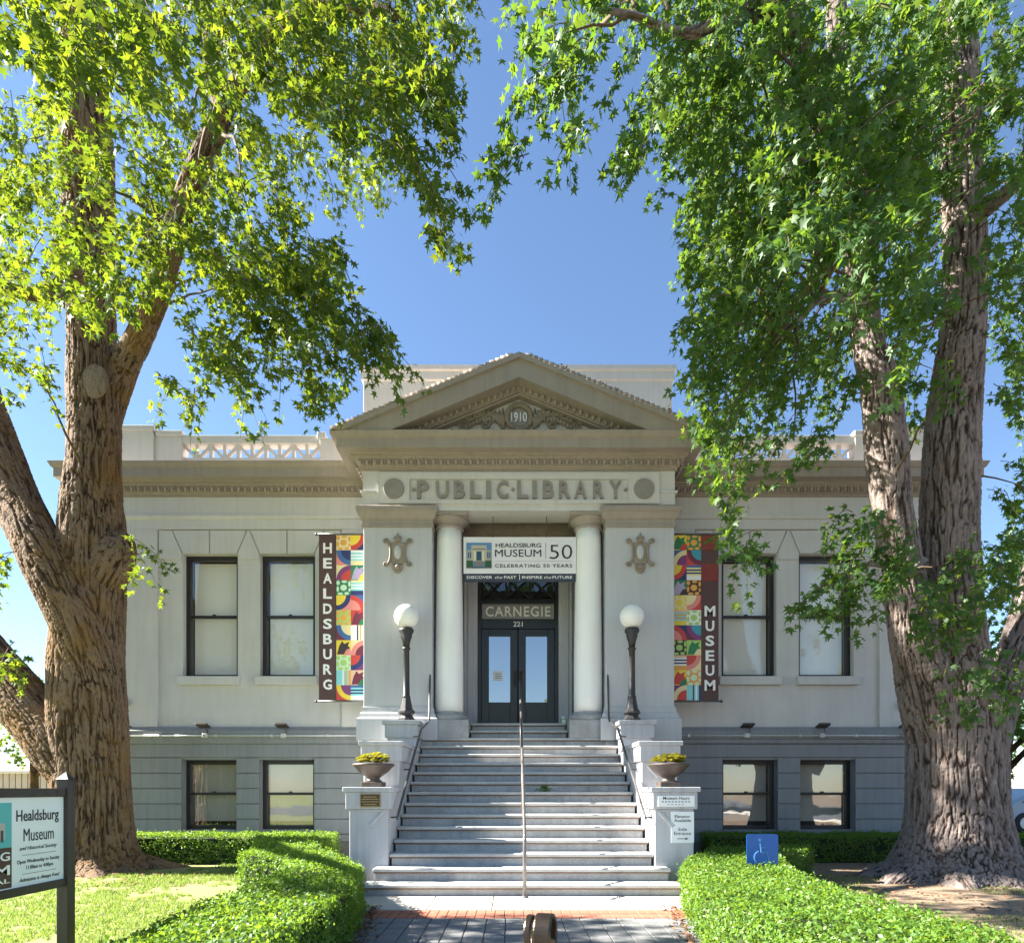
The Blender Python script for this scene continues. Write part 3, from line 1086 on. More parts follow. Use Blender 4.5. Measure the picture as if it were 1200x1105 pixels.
ZT = 7.887
m = B()
chev(9, AP, 0.09, YP - 0.50, YP - 0.2, ZT, 'trim', '', m)
chev(9, AP - 0.09, 0.33, YP - 0.44, YP - 0.12, ZT, 'trim', '', m)
ped = bb(m, 'raking_cornice', 'trim')
m = B()
chev(9, AP - 0.33, 0.04, YP - 0.30, YP + 0.0, ZT, 'trim', '', m)
chev(9, AP - 0.37, 0.15, YP - 0.17, YP + 0.05, ZT, 'trim', '', m)
chev(9, AP - 0.52, 0.035, YP - 0.12, YP + 0.05, ZT, 'trim', '', m)
bb(m, 'raking_moulding', 'trim', ped)
m = B()
n = 22
for s in (-1, 1):
    for i in range(n):
        x = s * (0.06 + (2.55) * (i + 0.3) / n)
        z = AP - 0.445 - SL * abs(x)
        if z < ZT + 0.03:
            continue
        m.ellipsoid((x, YP - 0.185, z), (0.04, 0.05, 0.062), 8, 5)
bb(m, 'egg_ornament', 'trim', ped, kind='stuff')
tym = bb(B().xz([(-2.9, ZT), (2.9, ZT), (0, ZT + 2.9 * SL)], YP + 0.02, YP + 0.25), 'tympanum', 'wall', ped)
# relief: wreath, date and acanthus scrolls
m = B()
for i in range(22):
    a = 2 * math.pi * i / 22
    m.ellipsoid((0.225 * math.cos(a), YP - 0.03, 8.355 + 0.225 * math.sin(a)), (0.06, 0.06, 0.06), 8, 5)
bb(m, 'wreath', 'orn', ped, smooth=True)
bb(B().xz([(0.17 * math.cos(i * math.pi / 16), 8.355 + 0.17 * math.sin(i * math.pi / 16)) for i in range(32)], YP - 0.02, YP + 0.02), 'medallion', 'letter', ped)
text('date_lettering', '1910', 'signwhite', ped, XC - 0.15, XC + 0.15, 8.265, 8.445, YP - 0.02, 0.02, 0.012)
rnd = random.Random(3)
for s in (-1, 1):
    m = B()

    def spiral(cx, cz, r0, turns, rad, dirn):
        pts = []
        for i in range(26):
            t = i / 25
            a = dirn * turns * 2 * math.pi * t + (0 if dirn > 0 else math.pi)
            r = r0 * (1 - 0.85 * t)
            pts.append((s * (cx + r * math.cos(a)), YP - 0.03, cz + r * math.sin(a)))
        m.tube(pts, [rad * (1 - 0.4 * i / 25) for i in range(26)], 6)
        m.ellipsoid((s * cx, YP - 0.03, cz), (0.03, 0.04, 0.03), 8, 5)
    spiral(0.63, 8.235, 0.13, 1.6, 0.026, 1)
    spiral(1.09, 8.20, 0.07, 1.3, 0.018, 1)
    # acanthus stem and lobes
    stem = []
    for i in range(13):
        t = i / 12
        x = 0.25 + 0.75 * t
        z = 8.00 + 0.30 * math.sin(t * 2.4 + 0.25) * (1 - 0.35 * t) + (0.05 if t < 0.3 else 0)
        stem.append((s * x, YP - 0.03, z + 0.15))
    m.tube(stem, [0.045 - 0.025 * i / 12 for i in range(13)], 6)
    for i in range(1, 13):
        bx, by, bz = stem[i]
        for q in range(2):
            l = rnd.uniform(0.05, 0.085) * (1 - 0.03 * i)
            a = rnd.uniform(0.2, 1.6)
            m.ellipsoid((bx + s * l * 0.7 * math.cos(a), by - 0.015, bz + l * 0.7 * math.sin(a)), (l * 0.6, 0.035, l * 0.55), 7, 5)
        m.ellipsoid((bx - s * 0.02, by, bz - 0.07), (0.04, 0.03, 0.055), 7, 5)
    for k in range(5):
        a = 0.9 + k * 0.22
        m.tube([(s * 0.28, YP - 0.02, 8.15), (s * (0.30 + 0.10 * k * 0.5), YP - 0.05, 8.30 + 0.02 * k), (s * (0.30 + 0.065 * k), YP - 0.03, 8.52 - 0.035 * k)], [0.03, 0.035, 0.012], 6)
    bb(m, 'acanthus_scroll', 'orn', ped, smooth=True)
# gable roof with tile courses along the rake
m = B()
for s in (-1, 1):
    m.add([(0, YP - 0.47, AP + 0.02), (s * (HX + 0.05), YP - 0.47, AP + 0.02 - SL * (HX + 0.05)), (s * (HX + 0.05), 15.2, AP + 0.02 - SL * (HX + 0.05)), (0, 15.2, AP + 0.02),
           (0, YP - 0.47, AP - 0.05), (s * (HX + 0.05), YP - 0.47, AP - 0.05 - SL * (HX + 0.05)), (s * (HX + 0.05), 15.2, AP - 0.05 - SL * (HX + 0.05)), (0, 15.2, AP - 0.05)],
          [(0, 1, 2, 3), (4, 7, 6, 5), (0, 4, 5, 1), (1, 5, 6, 2), (2, 6, 7, 3)])
roof = bb(m, 'gable_roof', 'tile', ped)
m = B()
for s in (-1, 1):
    nt = 34
    for i in range(nt):
        x = s * (0.12 + (HX - 0.1) * (i + 0.5) / nt)
        z = AP + 0.02 - SL * abs(x)
        ln = 0.12
        for yy in (YP - 0.40, YP - 0.12, YP + 0.2, YP + 0.6, YP + 1.0):
            m.tube([(x - s * ln / 2, yy, z + SL * ln / 2 - 0.005 + rnd.uniform(0, .012)), (x + s * ln / 2, yy, z - SL * ln / 2 + 0.02)], [0.052, 0.075], 7)
bb(m, 'roof_tiles', 'tile', roof, smooth=True, kind='stuff')
# dry litter caught on the pediment ledge and roof
m = B()
for i in range(420):
    x = rnd.uniform(-2.6, 2.6)
    y = YP - rnd.uniform(0.02, 0.42)
    a, l = rnd.uniform(0, 6.28), rnd.uniform(0.02, 0.05)
    z = 7.915 + rnd.uniform(0, 0.05) * (1 + 0.5 * (abs(x) > 1.4))
    m.add([(x, y, z), (x + l * math.cos(a), y + l * math.sin(a), z + rnd.uniform(-0.01, 0.03)), (x - l * math.sin(a) * 0.6, y + l * math.cos(a) * 0.6, z + rnd.uniform(0, 0.03))], [(0, 1, 2)])
for i in range(300):
    x = rnd.uniform(0.6, 3.3)
    z = AP + 0.10 - SL * abs(x)
    y = YP + rnd.uniform(-0.45, 0.8)
    a, l = rnd.uniform(0, 6.28), rnd.uniform(0.02, 0.05)
    m.add([(x, y, z), (x + l * math.cos(a), y + l * math.sin(a), z + rnd.uniform(-0.01, 0.04)), (x - l * math.sin(a), y + l * math.cos(a), z + rnd.uniform(0, 0.04))], [(0, 1, 2)])
bb(m, 'leaf_litter', 'litter', ped, kind='stuff')

# ================================================================== stairs
ST = thing('entrance_stairs', 'broad grey concrete stairs rising between stepped pedestals to the porch', 'staircase', (XC, 8.33, 0))
RI, TR, Y1 = 0.168, 0.30, 8.33


def bs(m, name, mat, par=None, **k):
    m.shift((XC, 0, 0))
    return m.build(name, mat, par or ST, **k)


rs = random.Random(11)
for i in range(1, 17):
    y = Y1 + (i - 1) * TR
    hw = 2.06 if i == 1 else 1.98 if i == 2 else 1.815 if i <= 14 else 0.945
    dep = TR + 0.05 if i not in (14, 16) else (0.75 if i == 14 else 1.45)
    if i == 16:
        hw_r = 0.945
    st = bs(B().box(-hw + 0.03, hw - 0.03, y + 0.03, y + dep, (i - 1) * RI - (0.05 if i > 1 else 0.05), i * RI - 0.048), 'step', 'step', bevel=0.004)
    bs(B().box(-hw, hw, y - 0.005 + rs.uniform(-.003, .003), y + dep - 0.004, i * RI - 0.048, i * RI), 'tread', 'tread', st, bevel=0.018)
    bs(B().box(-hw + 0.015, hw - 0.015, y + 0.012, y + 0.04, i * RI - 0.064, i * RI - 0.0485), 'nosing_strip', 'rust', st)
bs(B().box(-PI0 + 0.002, PI0 - 0.002, 12.98, YD + 0.3, 2.3, 2.684), 'porch_floor', 'step')
bs(B().box(-1.80, 1.80, Y1 + 13 * TR + 0.06, 12.98, 0.0, 2.18), 'stair_core', 'step')
for s in (-1, 1):
    def ped_block(name, xi, xo, y0, y1, z0, z1, cap=True, drop=0.0):
        p = bs(B().box(s * xi, s * xo, y0, y1, z0, z1 - 0.30), name, 'pedestal', bevel=0.008)
        bs(B().box(s * (xi - 0.035), s * (xo + 0.045), y0 - 0.035, y1, z1 - 0.30, z1 - 0.065), 'neck_block', 'pedestal', p, bevel=0.008)
        bs(B().box(s * (xi - 0.06), s * (xo + 0.08), y0 - 0.06, y1, z1 - 0.065, z1), 'cap_slab', 'pedestal', p, bevel=0.008)
        return p
    ped_block('lower_pedestal', 1.82, 2.35, 8.9, 9.80, 0.0, 1.415)
    ped_block('middle_pedestal', 1.82, 2.35, 9.80, 11.56, 0.0, 2.107)
    p = bs(B().box(s * 1.82, s * 2.35, 11.56, 12.14, 0, 2.30), 'lamp_pedestal', 'pedestal', bevel=0.008)
    bs(B().box(s * 1.79, s * 2.39, 11.53, 12.14, 2.30, 2.53), 'neck_block', 'pedestal', p, bevel=0.008)
    bs(B().box(s * 1.76, s * 2.43, 11.50, 12.14, 2.53, 2.607), 'cap_slab', 'pedestal', p, bevel=0.008)
    # raised angular strips of the handrail brackets on the pedestal fronts
    for (y, z) in ((8.9, 1.09), (9.80, 1.79)):
        bs(B().xz([(s * 1.84, z), (s * 1.90, z), (s * 2.10, z - 0.20), (s * 2.05, z - 0.235)], y - 0.018, y + 0.004), 'bracket_strip', 'pedestal', bevel=0.006)
        bs(B().box(s * 1.84, s * 2.16, y - 0.014, y + 0.004, z - 0.012, z + 0.014), 'bracket_strip', 'pedestal')

# ---- handrails
for s, nm in ((-1, 'left'), (1, 'right')):
    x = XC + s * 1.70
    hr = thing('side_handrail', 'bent metal pipe handrail along the %s pedestals of the stairs' % nm, 'handrail', (x, 8.95, 0), 'handrails on the stair sides')
    MB().tube([(x, 8.92, 0.98), (x, 8.97, 1.02), (x, 9.6, 1.42), (x, 10.9, 2.20), (x + s * 0.0, 11.25, 2.42), (x - s * 0.03, 12.0, 2.62), (x - s * 0.03, 12.12, 2.72), (x - s * 0.03, 12.2, 3.25), (x - s * 0.03, 12.28, 3.6)], 0.019, 10).build('rail', 'rail', hr, smooth=True)
    for (y, z) in ((9.1, 1.07), (10.2, 1.77), (11.2, 2.37)):
        MB().tube([(x, y, z), (x + s * 0.02, y + 0.01, z - 0.07), (x + s * 0.13, y + 0.01, z - 0.08)], 0.012, 8).build('bracket', 'rail', hr, smooth=True)
xr = XC + 0.03
hr = thing('centre_handrail', 'slim dark metal handrail running up the middle of the stairs', 'handrail', (xr, 8.18, 0))
MB().tube([(xr, 8.20, 0.0), (xr, 8.20, 0.74), (xr, 8.22, 0.80)], 0.024, 10).build('post', 'railc', hr, smooth=True)
MB().tube([(xr, 8.13, 0.79), (xr, 8.22, 0.81), (xr, 8.40, 0.92), (xr, 12.3, 3.16), (xr, 12.62, 3.34), (xr, 12.85, 3.50), (xr, 12.95, 3.52)], 0.021, 10).build('rail', 'railc', hr, smooth=True)
MB().lathe([(0.05, 0.018), (0.05, 0.03), (0.028, 0.05)], xr, 8.20, 0, 14).build('base_flange', 'railc', hr)
for i in (6, 11, 16):
    y, z = Y1 + (i - 1) * TR + 0.15, i * RI
    MB().tube([(xr, y, z), (xr, y, 0.92 + (y - 8.40) * 0.5744)], 0.02, 8).build('post', 'railc', hr, smooth=True)

# ---- curled bronze rail end at the bottom of the picture
x, y = XC + 0.07, 5.05
cr = thing('bronze_rail_scroll', 'curled bronze rail end standing on the grey pavers in front of the stairs', 'rail end', (x, y, 0))
for dx, r_, w in ((-0.066, 0.15, 0.030), (0.050, 0.165, 0.070)):
    prof = []
    pts = []
    for i in range(30):
        a = R(-60) + i / 29 * R(330)
        rr = r_ * 1.25 * (1 - 0.45 * i / 29)
        pts.append((y + 0.02 + rr * math.cos(a), 0.255 + rr * math.sin(a)))
    m = MB()
    vs, fs = [], []
    th = 0.028
    for i, (py, pz) in enumerate(pts):
        q = Vector(pts[min(i + 1, 29)]) - Vector(pts[max(i - 1, 0)])
        nrm = Vector((-q.y, q.x)).normalized() * th
        for (ox, on) in ((-w, 0), (w, 0), (w, 1), (-w, 1)):
            vs.append((x + dx + ox, py + nrm.x * on, pz + nrm.y * on))
    for i in range(29):
        for k in range(4):
            a, b = i * 4 + k, i * 4 + (k + 1) % 4
            fs.append((a, b, b + 4, a + 4))
    fs += [(3, 2, 1, 0), (116, 117, 118, 119)]
    m.add(vs, fs)
    m.build('curled_band', 'bronze', cr, bevel=0.018)
MB().box(x - 0.12, x + 0.115, y - 0.05, y + 0.16, 0.0, 0.13).build('foot', 'bronze', cr, bevel=0.01)
cr.rotation_euler = (0, 0, R(-14))

# ================================================================== things on and around the stairs
for s, nm in ((-1, 'left'), (1, 'right')):
    x, y, z0 = XC + s * 2.05, 11.85, 2.607
    lp = thing('globe_lamp_post', 'black iron lamp post with white globe on the %s stair pedestal' % nm, 'lamp post', (x, y, z0), 'globe lamps flanking the stairs')
    MB().lathe([(0.20, 0), (0.20, 0.02), (0.15, 0.06), (0.11, 0.12), (0.155, 0.16), (0.155, 0.19), (0.115, 0.24), (0.09, 0.36), (0.075, 0.44)], x, y, z0, 8).build('base', 'iron', lp, bevel=0.004)
    MB().lathe([(0.074, 0.43), (0.074, 0.47), (0.062, 0.49), (0.055, 1.30), (0.075, 1.32), (0.075, 1.345), (0.055, 1.36)], x, y, z0, 20).build('shaft', 'iron', lp, smooth=True)
    MB().lathe([(0.055, 1.36), (0.07, 1.45), (0.105, 1.56), (0.10, 1.59), (0.135, 1.64), (0.135, 1.67), (0.12, 1.70)], x, y, z0, 20).build('fitter', 'iron', lp, smooth=True)
    MB().ellipsoid((x, y, z0 + 1.915), (0.222, 0.222, 0.222), 32, 20).build('globe', 'globe', lp, smooth=True)
    # urn with succulents
    x, y, z0 = XC + s * 2.10, 9.28, 1.415
    u = thing('urn_planter', 'wide bronze bowl urn of yellow succulents on the %s pedestal' % nm, 'planter', (x, y, z0), 'urn planters on the pedestals')
    MB().box(x - 0.15, x + 0.15, y - 0.15, y + 0.15, z0, z0 + 0.075).build('foot', 'urn', u, bevel=0.012)
    MB().lathe([(0.13, 0.075), (0.09, 0.11), (0.085, 0.13), (0.12, 0.155), (0.20, 0.21), (0.255, 0.275), (0.285, 0.30), (0.295, 0.31), (0.295, 0.33), (0.27, 0.335), (0.24, 0.30), (0.05, 0.28)], x, y, z0, 32).build('bowl', 'urn', u, smooth=True)
    rr = random.Random(5 + s)
    vs, fs = [], []
    for k in range(70):
        a, q = rr.uniform(0, 6.28), math.sqrt(rr.random()) * 0.235
        c = Vector((x + q * math.cos(a), y + q * math.sin(a), z0 + 0.345 + rr.uniform(0.0, 0.14) * (1 - q * 2)))
        sz = rr.uniform(0.045, 0.07)
        for ring in range(3):
            for j in range(7):
                b = 2 * math.pi * (j + ring * 0.5) / 7 + k
                el = 0.25 + ring * 0.45
                l = sz * (1.15 - ring * 0.25)
                d = Vector((math.cos(b) * math.cos(el), math.sin(b) * math.cos(el), math.sin(el)))
                sd = Vector((-math.sin(b), math.cos(b), 0)) * l * 0.33
                o = len(vs)
                vs += [c, c + d * l * 0.6 + sd, c + d * l, c + d * l * 0.6 - sd]
                fs.append((o, o + 1, o + 2, o + 3))
    MB().add(vs, fs).build('succulents', 'succ', u, kind='stuff')

# plaques and notices on the pedestals
x0, x1 = (422 - CX) * 8.86 / F, (446 - CX) * 8.86 / F
pl = thing('bronze_plaque', 'small dark bronze plaque with raised text on the left pedestal', 'plaque', (x0, 8.85, 1.14))
MB().box(x0, x1, 8.845, 8.866, 1.145, 1.325).build('plate', 'gold', pl, bevel=0.003)
MB().box(x0 + 0.012, x1 - 0.012, 8.841, 8.85, 1.157, 1.313).build('field', 'plaque', pl)
for k, (t, z) in enumerate((('DEDICATED', 1.275), ('FOUNDERS MUSEUM', 1.245), ('OF HISTORY BOARD', 1.21), ('MUSEUM', 1.175))):
    mar = 0.05 if k in (0, 3) else 0.025
    MB().box(x0 + mar, x1 - mar, 8.838, 8.8415, z, z + 0.012).build('text_line', 'gold', pl)
x0, x1 = (771 - CX) * 8.86 / F, (814 - CX) * 8.86 / F
pl = thing('hours_sign', 'small white museum hours sign on the right pedestal neck', 'sign', (x0, 8.85, 1.13))
MB().box(x0, x1, 8.855, 8.866, 1.15, 1.30).build('plate', 'signwhite', pl, bevel=0.003)
text('lettering', 'Museum Hours', 'black', pl, x0 + 0.07, x1 - 0.07, 1.243, 1.287, 8.8545, 0.002, 0.005)
for k in range(9):      # the two lower lines are too blurred to read
    MB().box(x0 + 0.05 + k * 0.045, x0 + 0.078 + k * 0.045, 8.853, 8.8548, 1.208, 1.224).build('text_line', 'grey', pl)
for k in range(5):
    MB().box(x0 + 0.13 + k * 0.048, x0 + 0.16 + k * 0.048, 8.853, 8.8548, 1.174, 1.182).build('text_line', 'grey', pl)
x0, x1 = (786 - CX) * 8.9 / F, (813 - CX) * 8.9 / F
pl = thing('side_entrance_sign', 'tall white elevator and side entrance sign with arrow on the right pedestal', 'sign', (x0, 8.89, 0.6))
MB().box(x0, x1, 8.885, 8.8995, 0.655, 1.08).build('plate', 'signwhite', pl, bevel=0.003)
for t, z, w in (('Elevator', 0.995, 0.105), ('Available', 0.94, 0.115), ('Side', 0.82, 0.06), ('Entrance', 0.765, 0.115)):
    c = (x0 + x1) / 2
    text('lettering', t, 'black', pl, c - w, c + w, z, z + 0.042, 8.8845, 0.002, 0.004)
c = (x0 + x1) / 2
MB().box(c - 0.07, c + 0.05, 8.8825, 8.8845, 0.708, 0.716).xz([(c + 0.04, 0.695), (c + 0.08, 0.712), (c + 0.04, 0.729)], 8.882, 8.8845).build('arrow', 'black', pl)
# small jar by the door
jx = XC + 0.92
jr = thing('lantern_jar', 'small pale green jar lantern on the porch floor beside the door', 'jar', (jx, 13.3, 2.684))
MB().box(jx - 0.06, jx + 0.06, 13.24, 13.36, 2.684, 2.83).build('body', pmat('jar_green', (0.25, 0.42, 0.22), 0.4, 0.2, 12), jr, bevel=0.01)
MB().box(jx - 0.035, jx + 0.035, 13.234, 13.24, 2.71, 2.80).build('front_label', 'signwhite', jr)
MB().lathe([(0.05, 2.83), (0.05, 2.86), (0.03, 2.875)], jx, 13.3, 0, 12).build('lid', 'signwhite', jr)

# ================================================================== porch banner
BY = 12.50
x0, x1 = XC - 1.09 + 0.03, XC + 1.09 + 0.01
z0, z1 = 5.36, 6.22
bn = thing('porch_banner', 'white anniversary banner with building picture hung between the columns', 'banner', (XC, BY, z0))


def wavy(x0, x1, z0, z1, y, nx=40, nz=6, amp=0.012):
    m = MB()
    vs, fs = [], []
    for j in range(nz + 1):
        for i in range(nx + 1):
            u, w = i / nx, j / nz
            vs.append((x0 + (x1 - x0) * u, y + amp * math.sin(u * 21 + w * 1.3) * (1 - w) * 0.6 + 0.006, z0 + (z1 - z0) * w))
    for j in range(nz):
        for i in range(nx):
            a = j * (nx + 1) + i
            fs.append((a, a + 1, a + nx + 2, a + nx + 1))
    n = len(vs)
    vs += [(x, y + 0.004, z) for x, y, z in vs]
    fs += [tuple(i + n for i in f[::-1]) for f in fs]
    m.add(vs, fs)
    return m


wavy(x0, x1, z0 + 0.16, z1, BY, amp=0.004).build('cloth', 'vinyl', bn, smooth=True)
wavy(x0 + 0.01, x1 - 0.01, z0, z0 + 0.16, BY, amp=0.006).build('lower_band', 'navy', bn, smooth=True)
yb = BY - 0.001
LB = lambda u: x0 + (x1 - x0) * u
text('lettering', 'HEALDSBURG', 'black', bn, LB(0.285), LB(0.69), 6.02, 6.10, yb, 0.002, 0.004, spacing=0.95)
text('lettering', 'MUSEUM', 'black', bn, LB(0.28), LB(0.69), 5.84, 5.98, yb, 0.002, 0.0)
text('lettering', '50', 'black', bn, LB(0.765), LB(0.965), 5.80, 6.07, yb, 0.002, -0.01)
text('lettering', 'CELEBRATING 50 YEARS', 'black', bn, LB(0.28), LB(0.965), 5.635, 5.70, yb, 0.002, 0.006, spacing=1.15)
MB().box(LB(0.728), LB(0.731), yb - 0.002, yb, 5.80, 6.11).build('divider_line', 'black', bn)
MB().box(LB(0.28), LB(0.965), yb - 0.002, yb, 5.755, 5.758).build('divider_line', 'grey', bn)
for t, a, b, sh, dz in (('DISCOVER', 0.03, 0.255, 0, 0), ('the', 0.28, 0.345, 0.3, 0), ('PAST', 0.36, 0.47, 0, 0), ('INSPIRE', 0.52, 0.70, 0, 0), ('the', 0.715, 0.78, 0.3, 0), ('FUTURE', 0.79, 0.965, 0, 0)):
    text('lettering', t, 'white2', bn, LB(a), LB(b), 5.42, 5.475, yb, 0.002, 0.012 if sh == 0 else 0, shear=sh)
MB().box(LB(0.495), LB(0.500), yb - 0.002, yb, 5.395, 5.50).build('divider_line', 'white2', bn)
# printed picture of the building: sky, facade, columns, door, shrubs
m = MB()
a, b = LB(0.025), LB(0.25)
pic = lambda u: a + (b - a) * u
pz = lambda w: 5.62 + 0.49 * w


def prect(u0, u1, w0, w1, c, l):
    y = yb - 0.0005 * l - 0.0005
    m.add([(pic(u0), y, pz(w0)), (pic(u1), y, pz(w0)), (pic(u1), y, pz(w1)), (pic(u0), y, pz(w1))], [(0, 1, 2, 3)], c)


prect(0, 1, 0, 1, (0.10, 0.25, 0.50), 1)
prect(0.02, 0.98, 0.25, 0.72, (0.36, 0.36, 0.30), 2)
prect(0.2, 0.8, 0.25, 0.9, (0.48, 0.46, 0.38), 3)
prect(0.24, 0.76, 0.72, 0.78, (0.25, 0.23, 0.2), 4)
prect(0.4, 0.6, 0.3, 0.66, (0.03, 0.08, 0.14), 4)
prect(0.30, 0.37, 0.3, 0.68, (0.7, 0.68, 0.5), 4)
prect(0.63, 0.70, 0.3, 0.68, (0.7, 0.68, 0.5), 4)
for u in (0.06, 0.14, 0.82, 0.90):
    prect(u, u + 0.05, 0.40, 0.62, (0.03, 0.10, 0.25), 4)
prect(0.3, 0.7, 0.08, 0.28, (0.2, 0.2, 0.2), 5)
prect(0, 0.26, 0.03, 0.3, (0.03, 0.10, 0.04), 5)
prect(0.74, 1, 0.03, 0.3, (0.03, 0.10, 0.04), 5)
prect(0, 1, 0, 0.06, (0.08, 0.1, 0.12), 6)
m.build('picture', 'print', bn, colour=True)
for x in (LB(0.26), LB(0.735)):
    MB().tube([(x, BY, 6.21), (x + 0.01, BY - 0.01, 6.4), (x, BY + 0.02, 6.62)], 0.006, 6).build('cord', 'rail', bn)

# ================================================================== patchwork banners
C = dict(y=(0.80, 0.60, 0.06), o=(0.75, 0.36, 0.07), r=(0.55, 0.06, 0.05), m=(0.16, 0.03, 0.06), n=(0.03, 0.04, 0.15), t=(0.05, 0.30, 0.40),
         c=(0.25, 0.62, 0.66), g=(0.03, 0.20, 0.08), l=(0.38, 0.60, 0.16), k=(0.76, 0.66, 0.36), p=(0.20, 0.05, 0.18), b=(0.05, 0.14, 0.34),
         w=(0.80, 0.80, 0.76), d=(0.05, 0.035, 0.035), i=(0.72, 0.25, 0.22), e=(0.55, 0.75, 0.55), v=(0.42, 0.36, 0.55), f=(0.72, 0.48, 0.33))
ROWS = [('P', 'ko', 'Q0', 'nry'), ('Q1', 'ibn', 'H', 'ckww'), ('Q2', 'kpr', 'L', 'gvy'), ('P', 'ge', 'H', 'cnwk'), ('Q0', 'iny', 'Q3', 'bri'),
        ('P', 'lo', 'L', 'rmg'), ('Q1', 'mbk', 'V', 'wnoo'), ('L', 'ydi', 'Q2', 'kim'), ('P', 'el', 'Q0', 'pnr'), ('V', 'cwoo', 'L', 'fmg'), ('Q1', 'ryp', 'H', 'cwnb')]
ROWS2 = [('L', 'ygr', 'P', 'go'), ('Q2', 'bkp', 'Q1', 'rmt'), ('Q0', 'nry', 'H', 'kwnb'), ('L', 'gvd', 'P', 'do'), ('P', 'ky', 'Q0', 'rik'),
         ('H', 'cyof', 'P', 'wl'), ('Q3', 'nri', 'Q1', 'mpt'), ('P', 'dl', 'L', 'lgk'), ('H', 'wonf', 'Q0', 'kir'), ('L', 'yrg', 'P', 'oe'), ('Q2', 'pkr', 'V', 'cnwn')]


def quilt(x0, x1, z0, z1, y, rows, seed):
    m = MB()
    rr = random.Random(seed)
    nr = len(rows)
    ph = (z1 - z0) / nr
    pw = (x1 - x0) / 2

    def poly(pts, c, l):
        n = len(pts)
        ar = sum(pts[i][0] * pts[(i + 1) % n][1] - pts[(i + 1) % n][0] * pts[i][1] for i in range(n))
        if ar < 0:
            pts = pts[::-1]
        m.add([(a, y - 0.0004 * l, b) for a, b in pts], [tuple(range(n))], C[c])
    for r_, row in enumerate(rows):
        for q in (0, 1):
            kind, cs = row[2 * q], row[2 * q + 1]
            a, b = x0 + q * pw, x0 + (q + 1) * pw
            zt = z1 - r_ * ph
            zb = zt - ph
            U = lambda u, w: (a + (b - a) * u, zb + (zt - zb) * w)
            poly([U(0, 0), U(1, 0), U(1, 1), U(0, 1)], cs[0], 1)
            if kind[0] == 'Q':
                k = int(kind[1])
                cu, cw = ((0, 1), (1, 1), (1, 0), (0, 0))[k]
                su, sw = (1 if cu == 0 else -1), (1 if cw == 0 else -1)
                for rad, cc, l in ((1.0, cs[1], 2), (0.68, cs[2], 3)):
                    poly([U(cu, cw)] + [U(cu + su * rad * math.cos(t * math.pi / 20), cw + sw * rad * math.sin(t * math.pi / 20)) for t in range(11)], cc, l)
            elif kind == 'H':
                for k2, (w0, w1, cc) in enumerate(((0.0, 0.30, cs[1]), (0.42, 0.52, cs[2]), (0.62, 0.72, cs[2]), (0.84, 1.0, cs[3]))):
                    poly([U(0, w0), U(1, w0), U(1, w1), U(0, w1)], cc, 2)
            elif kind == 'V':
                for k2, (w0, w1, cc) in enumerate(((0.42, 0.52, cs[1]), (0.62, 0.72, cs[2]), (0.84, 1.0, cs[3]))):
                    poly([U(w0, 0), U(w1, 0), U(w1, 1), U(w0, 1)], cc, 2)
            elif kind == 'P':
                for (cu, cw, s1, s2) in ((0.5, 0.5, 0.24, 0.22), (0.12, 0.82, 0.13, 0.16), (0.55, 0.90, 0.2, 0.09), (0.9, 0.75, 0.09, 0.2), (0.1, 0.4, 0.09, 0.2),
                                         (0.28, 0.1, 0.2, 0.09), (0.72, 0.12, 0.17, 0.1), (0.91, 0.35, 0.08, 0.13)):
                    ang = rr.uniform(0, 1)
                    poly([U(min(1, max(0, cu + s1 * math.cos(t + ang))), min(1, max(0, cw + s2 * math.sin(t + ang)))) for t in np.arange(0, 6.28, 0.785)], cs[1], 2)
            elif kind == 'L':
                poly([U(0.05, 0.05), U(0.6, 0.05), U(0.95, 0.5), U(0.8, 0.62), U(0.9, 0.9), U(0.55, 0.75), U(0.4, 0.95), U(0.2, 0.6)], cs[1], 2)
                poly([U(0.5, 0.0), U(1.0, 0.0), U(1.0, 0.42), U(0.75, 0.4), U(0.6, 0.2)], cs[2], 3)
    return m


YB_ = 12.62


def hanging_banner(s, word, rows, label, n_letters_top, seed):
    xi, xo = XC + s * 2.97, XC + s * 3.87
    z0, z1 = 3.10, 6.31
    t = thing('hanging_banner', label, 'banner', (XC + s * 3.4, YB_, z0), 'vertical banners beside the portico')
    a, b = min(xi, xo), max(xi, xo)
    wavy(a, b, z0, z1, YB_, 10, 20, 0.003).build('cloth', 'brown', t, smooth=True)
    xm = XC + s * 3.53
    qa, qb = min(xi, xm), max(xi, xm)
    quilt(qa, qb, z0 + 0.01, z1 - 0.01, YB_ - 0.002, rows, seed).build('patchwork_print', 'print', t, colour=True)
    for z in (z0 - 0.01, z1 + 0.01):
        MB().tube([(XC + s * 2.90, YB_, z), (xo + s * 0.05, YB_, z)], 0.018, 8).build('rod', 'rail', t, smooth=True)
        MB().ellipsoid((xo + s * 0.05, YB_, z), (0.03, 0.03, 0.03), 8, 6).build('finial', 'rail', t)
    la, lb = min(xm, xo), max(xm, xo)
    n = len(word)
    if s < 0:
        zs, pitch, h = z1 - 0.36, 0.293, 0.20
    else:
        zs, pitch, h = z1 - 1.58, 0.287, 0.205
        for (w0, w1) in ((0.0, 0.30), (0.55, 0.90)):
            MB().box(la, lb, YB_ - 0.004, YB_ - 0.002, z1 - w1, z1 - w0 - 0.01).build('red_block', 'red', t)
    c = (la + lb) / 2
    for i, ch in enumerate(word):
        hw = 0.085 if ch != 'M' else 0.105
        text('letter', ch, 'white2', t, c - hw, c + hw, zs - i * pitch, zs - i * pitch + h, YB_ - 0.004, 0.002, 0.03)
    return t


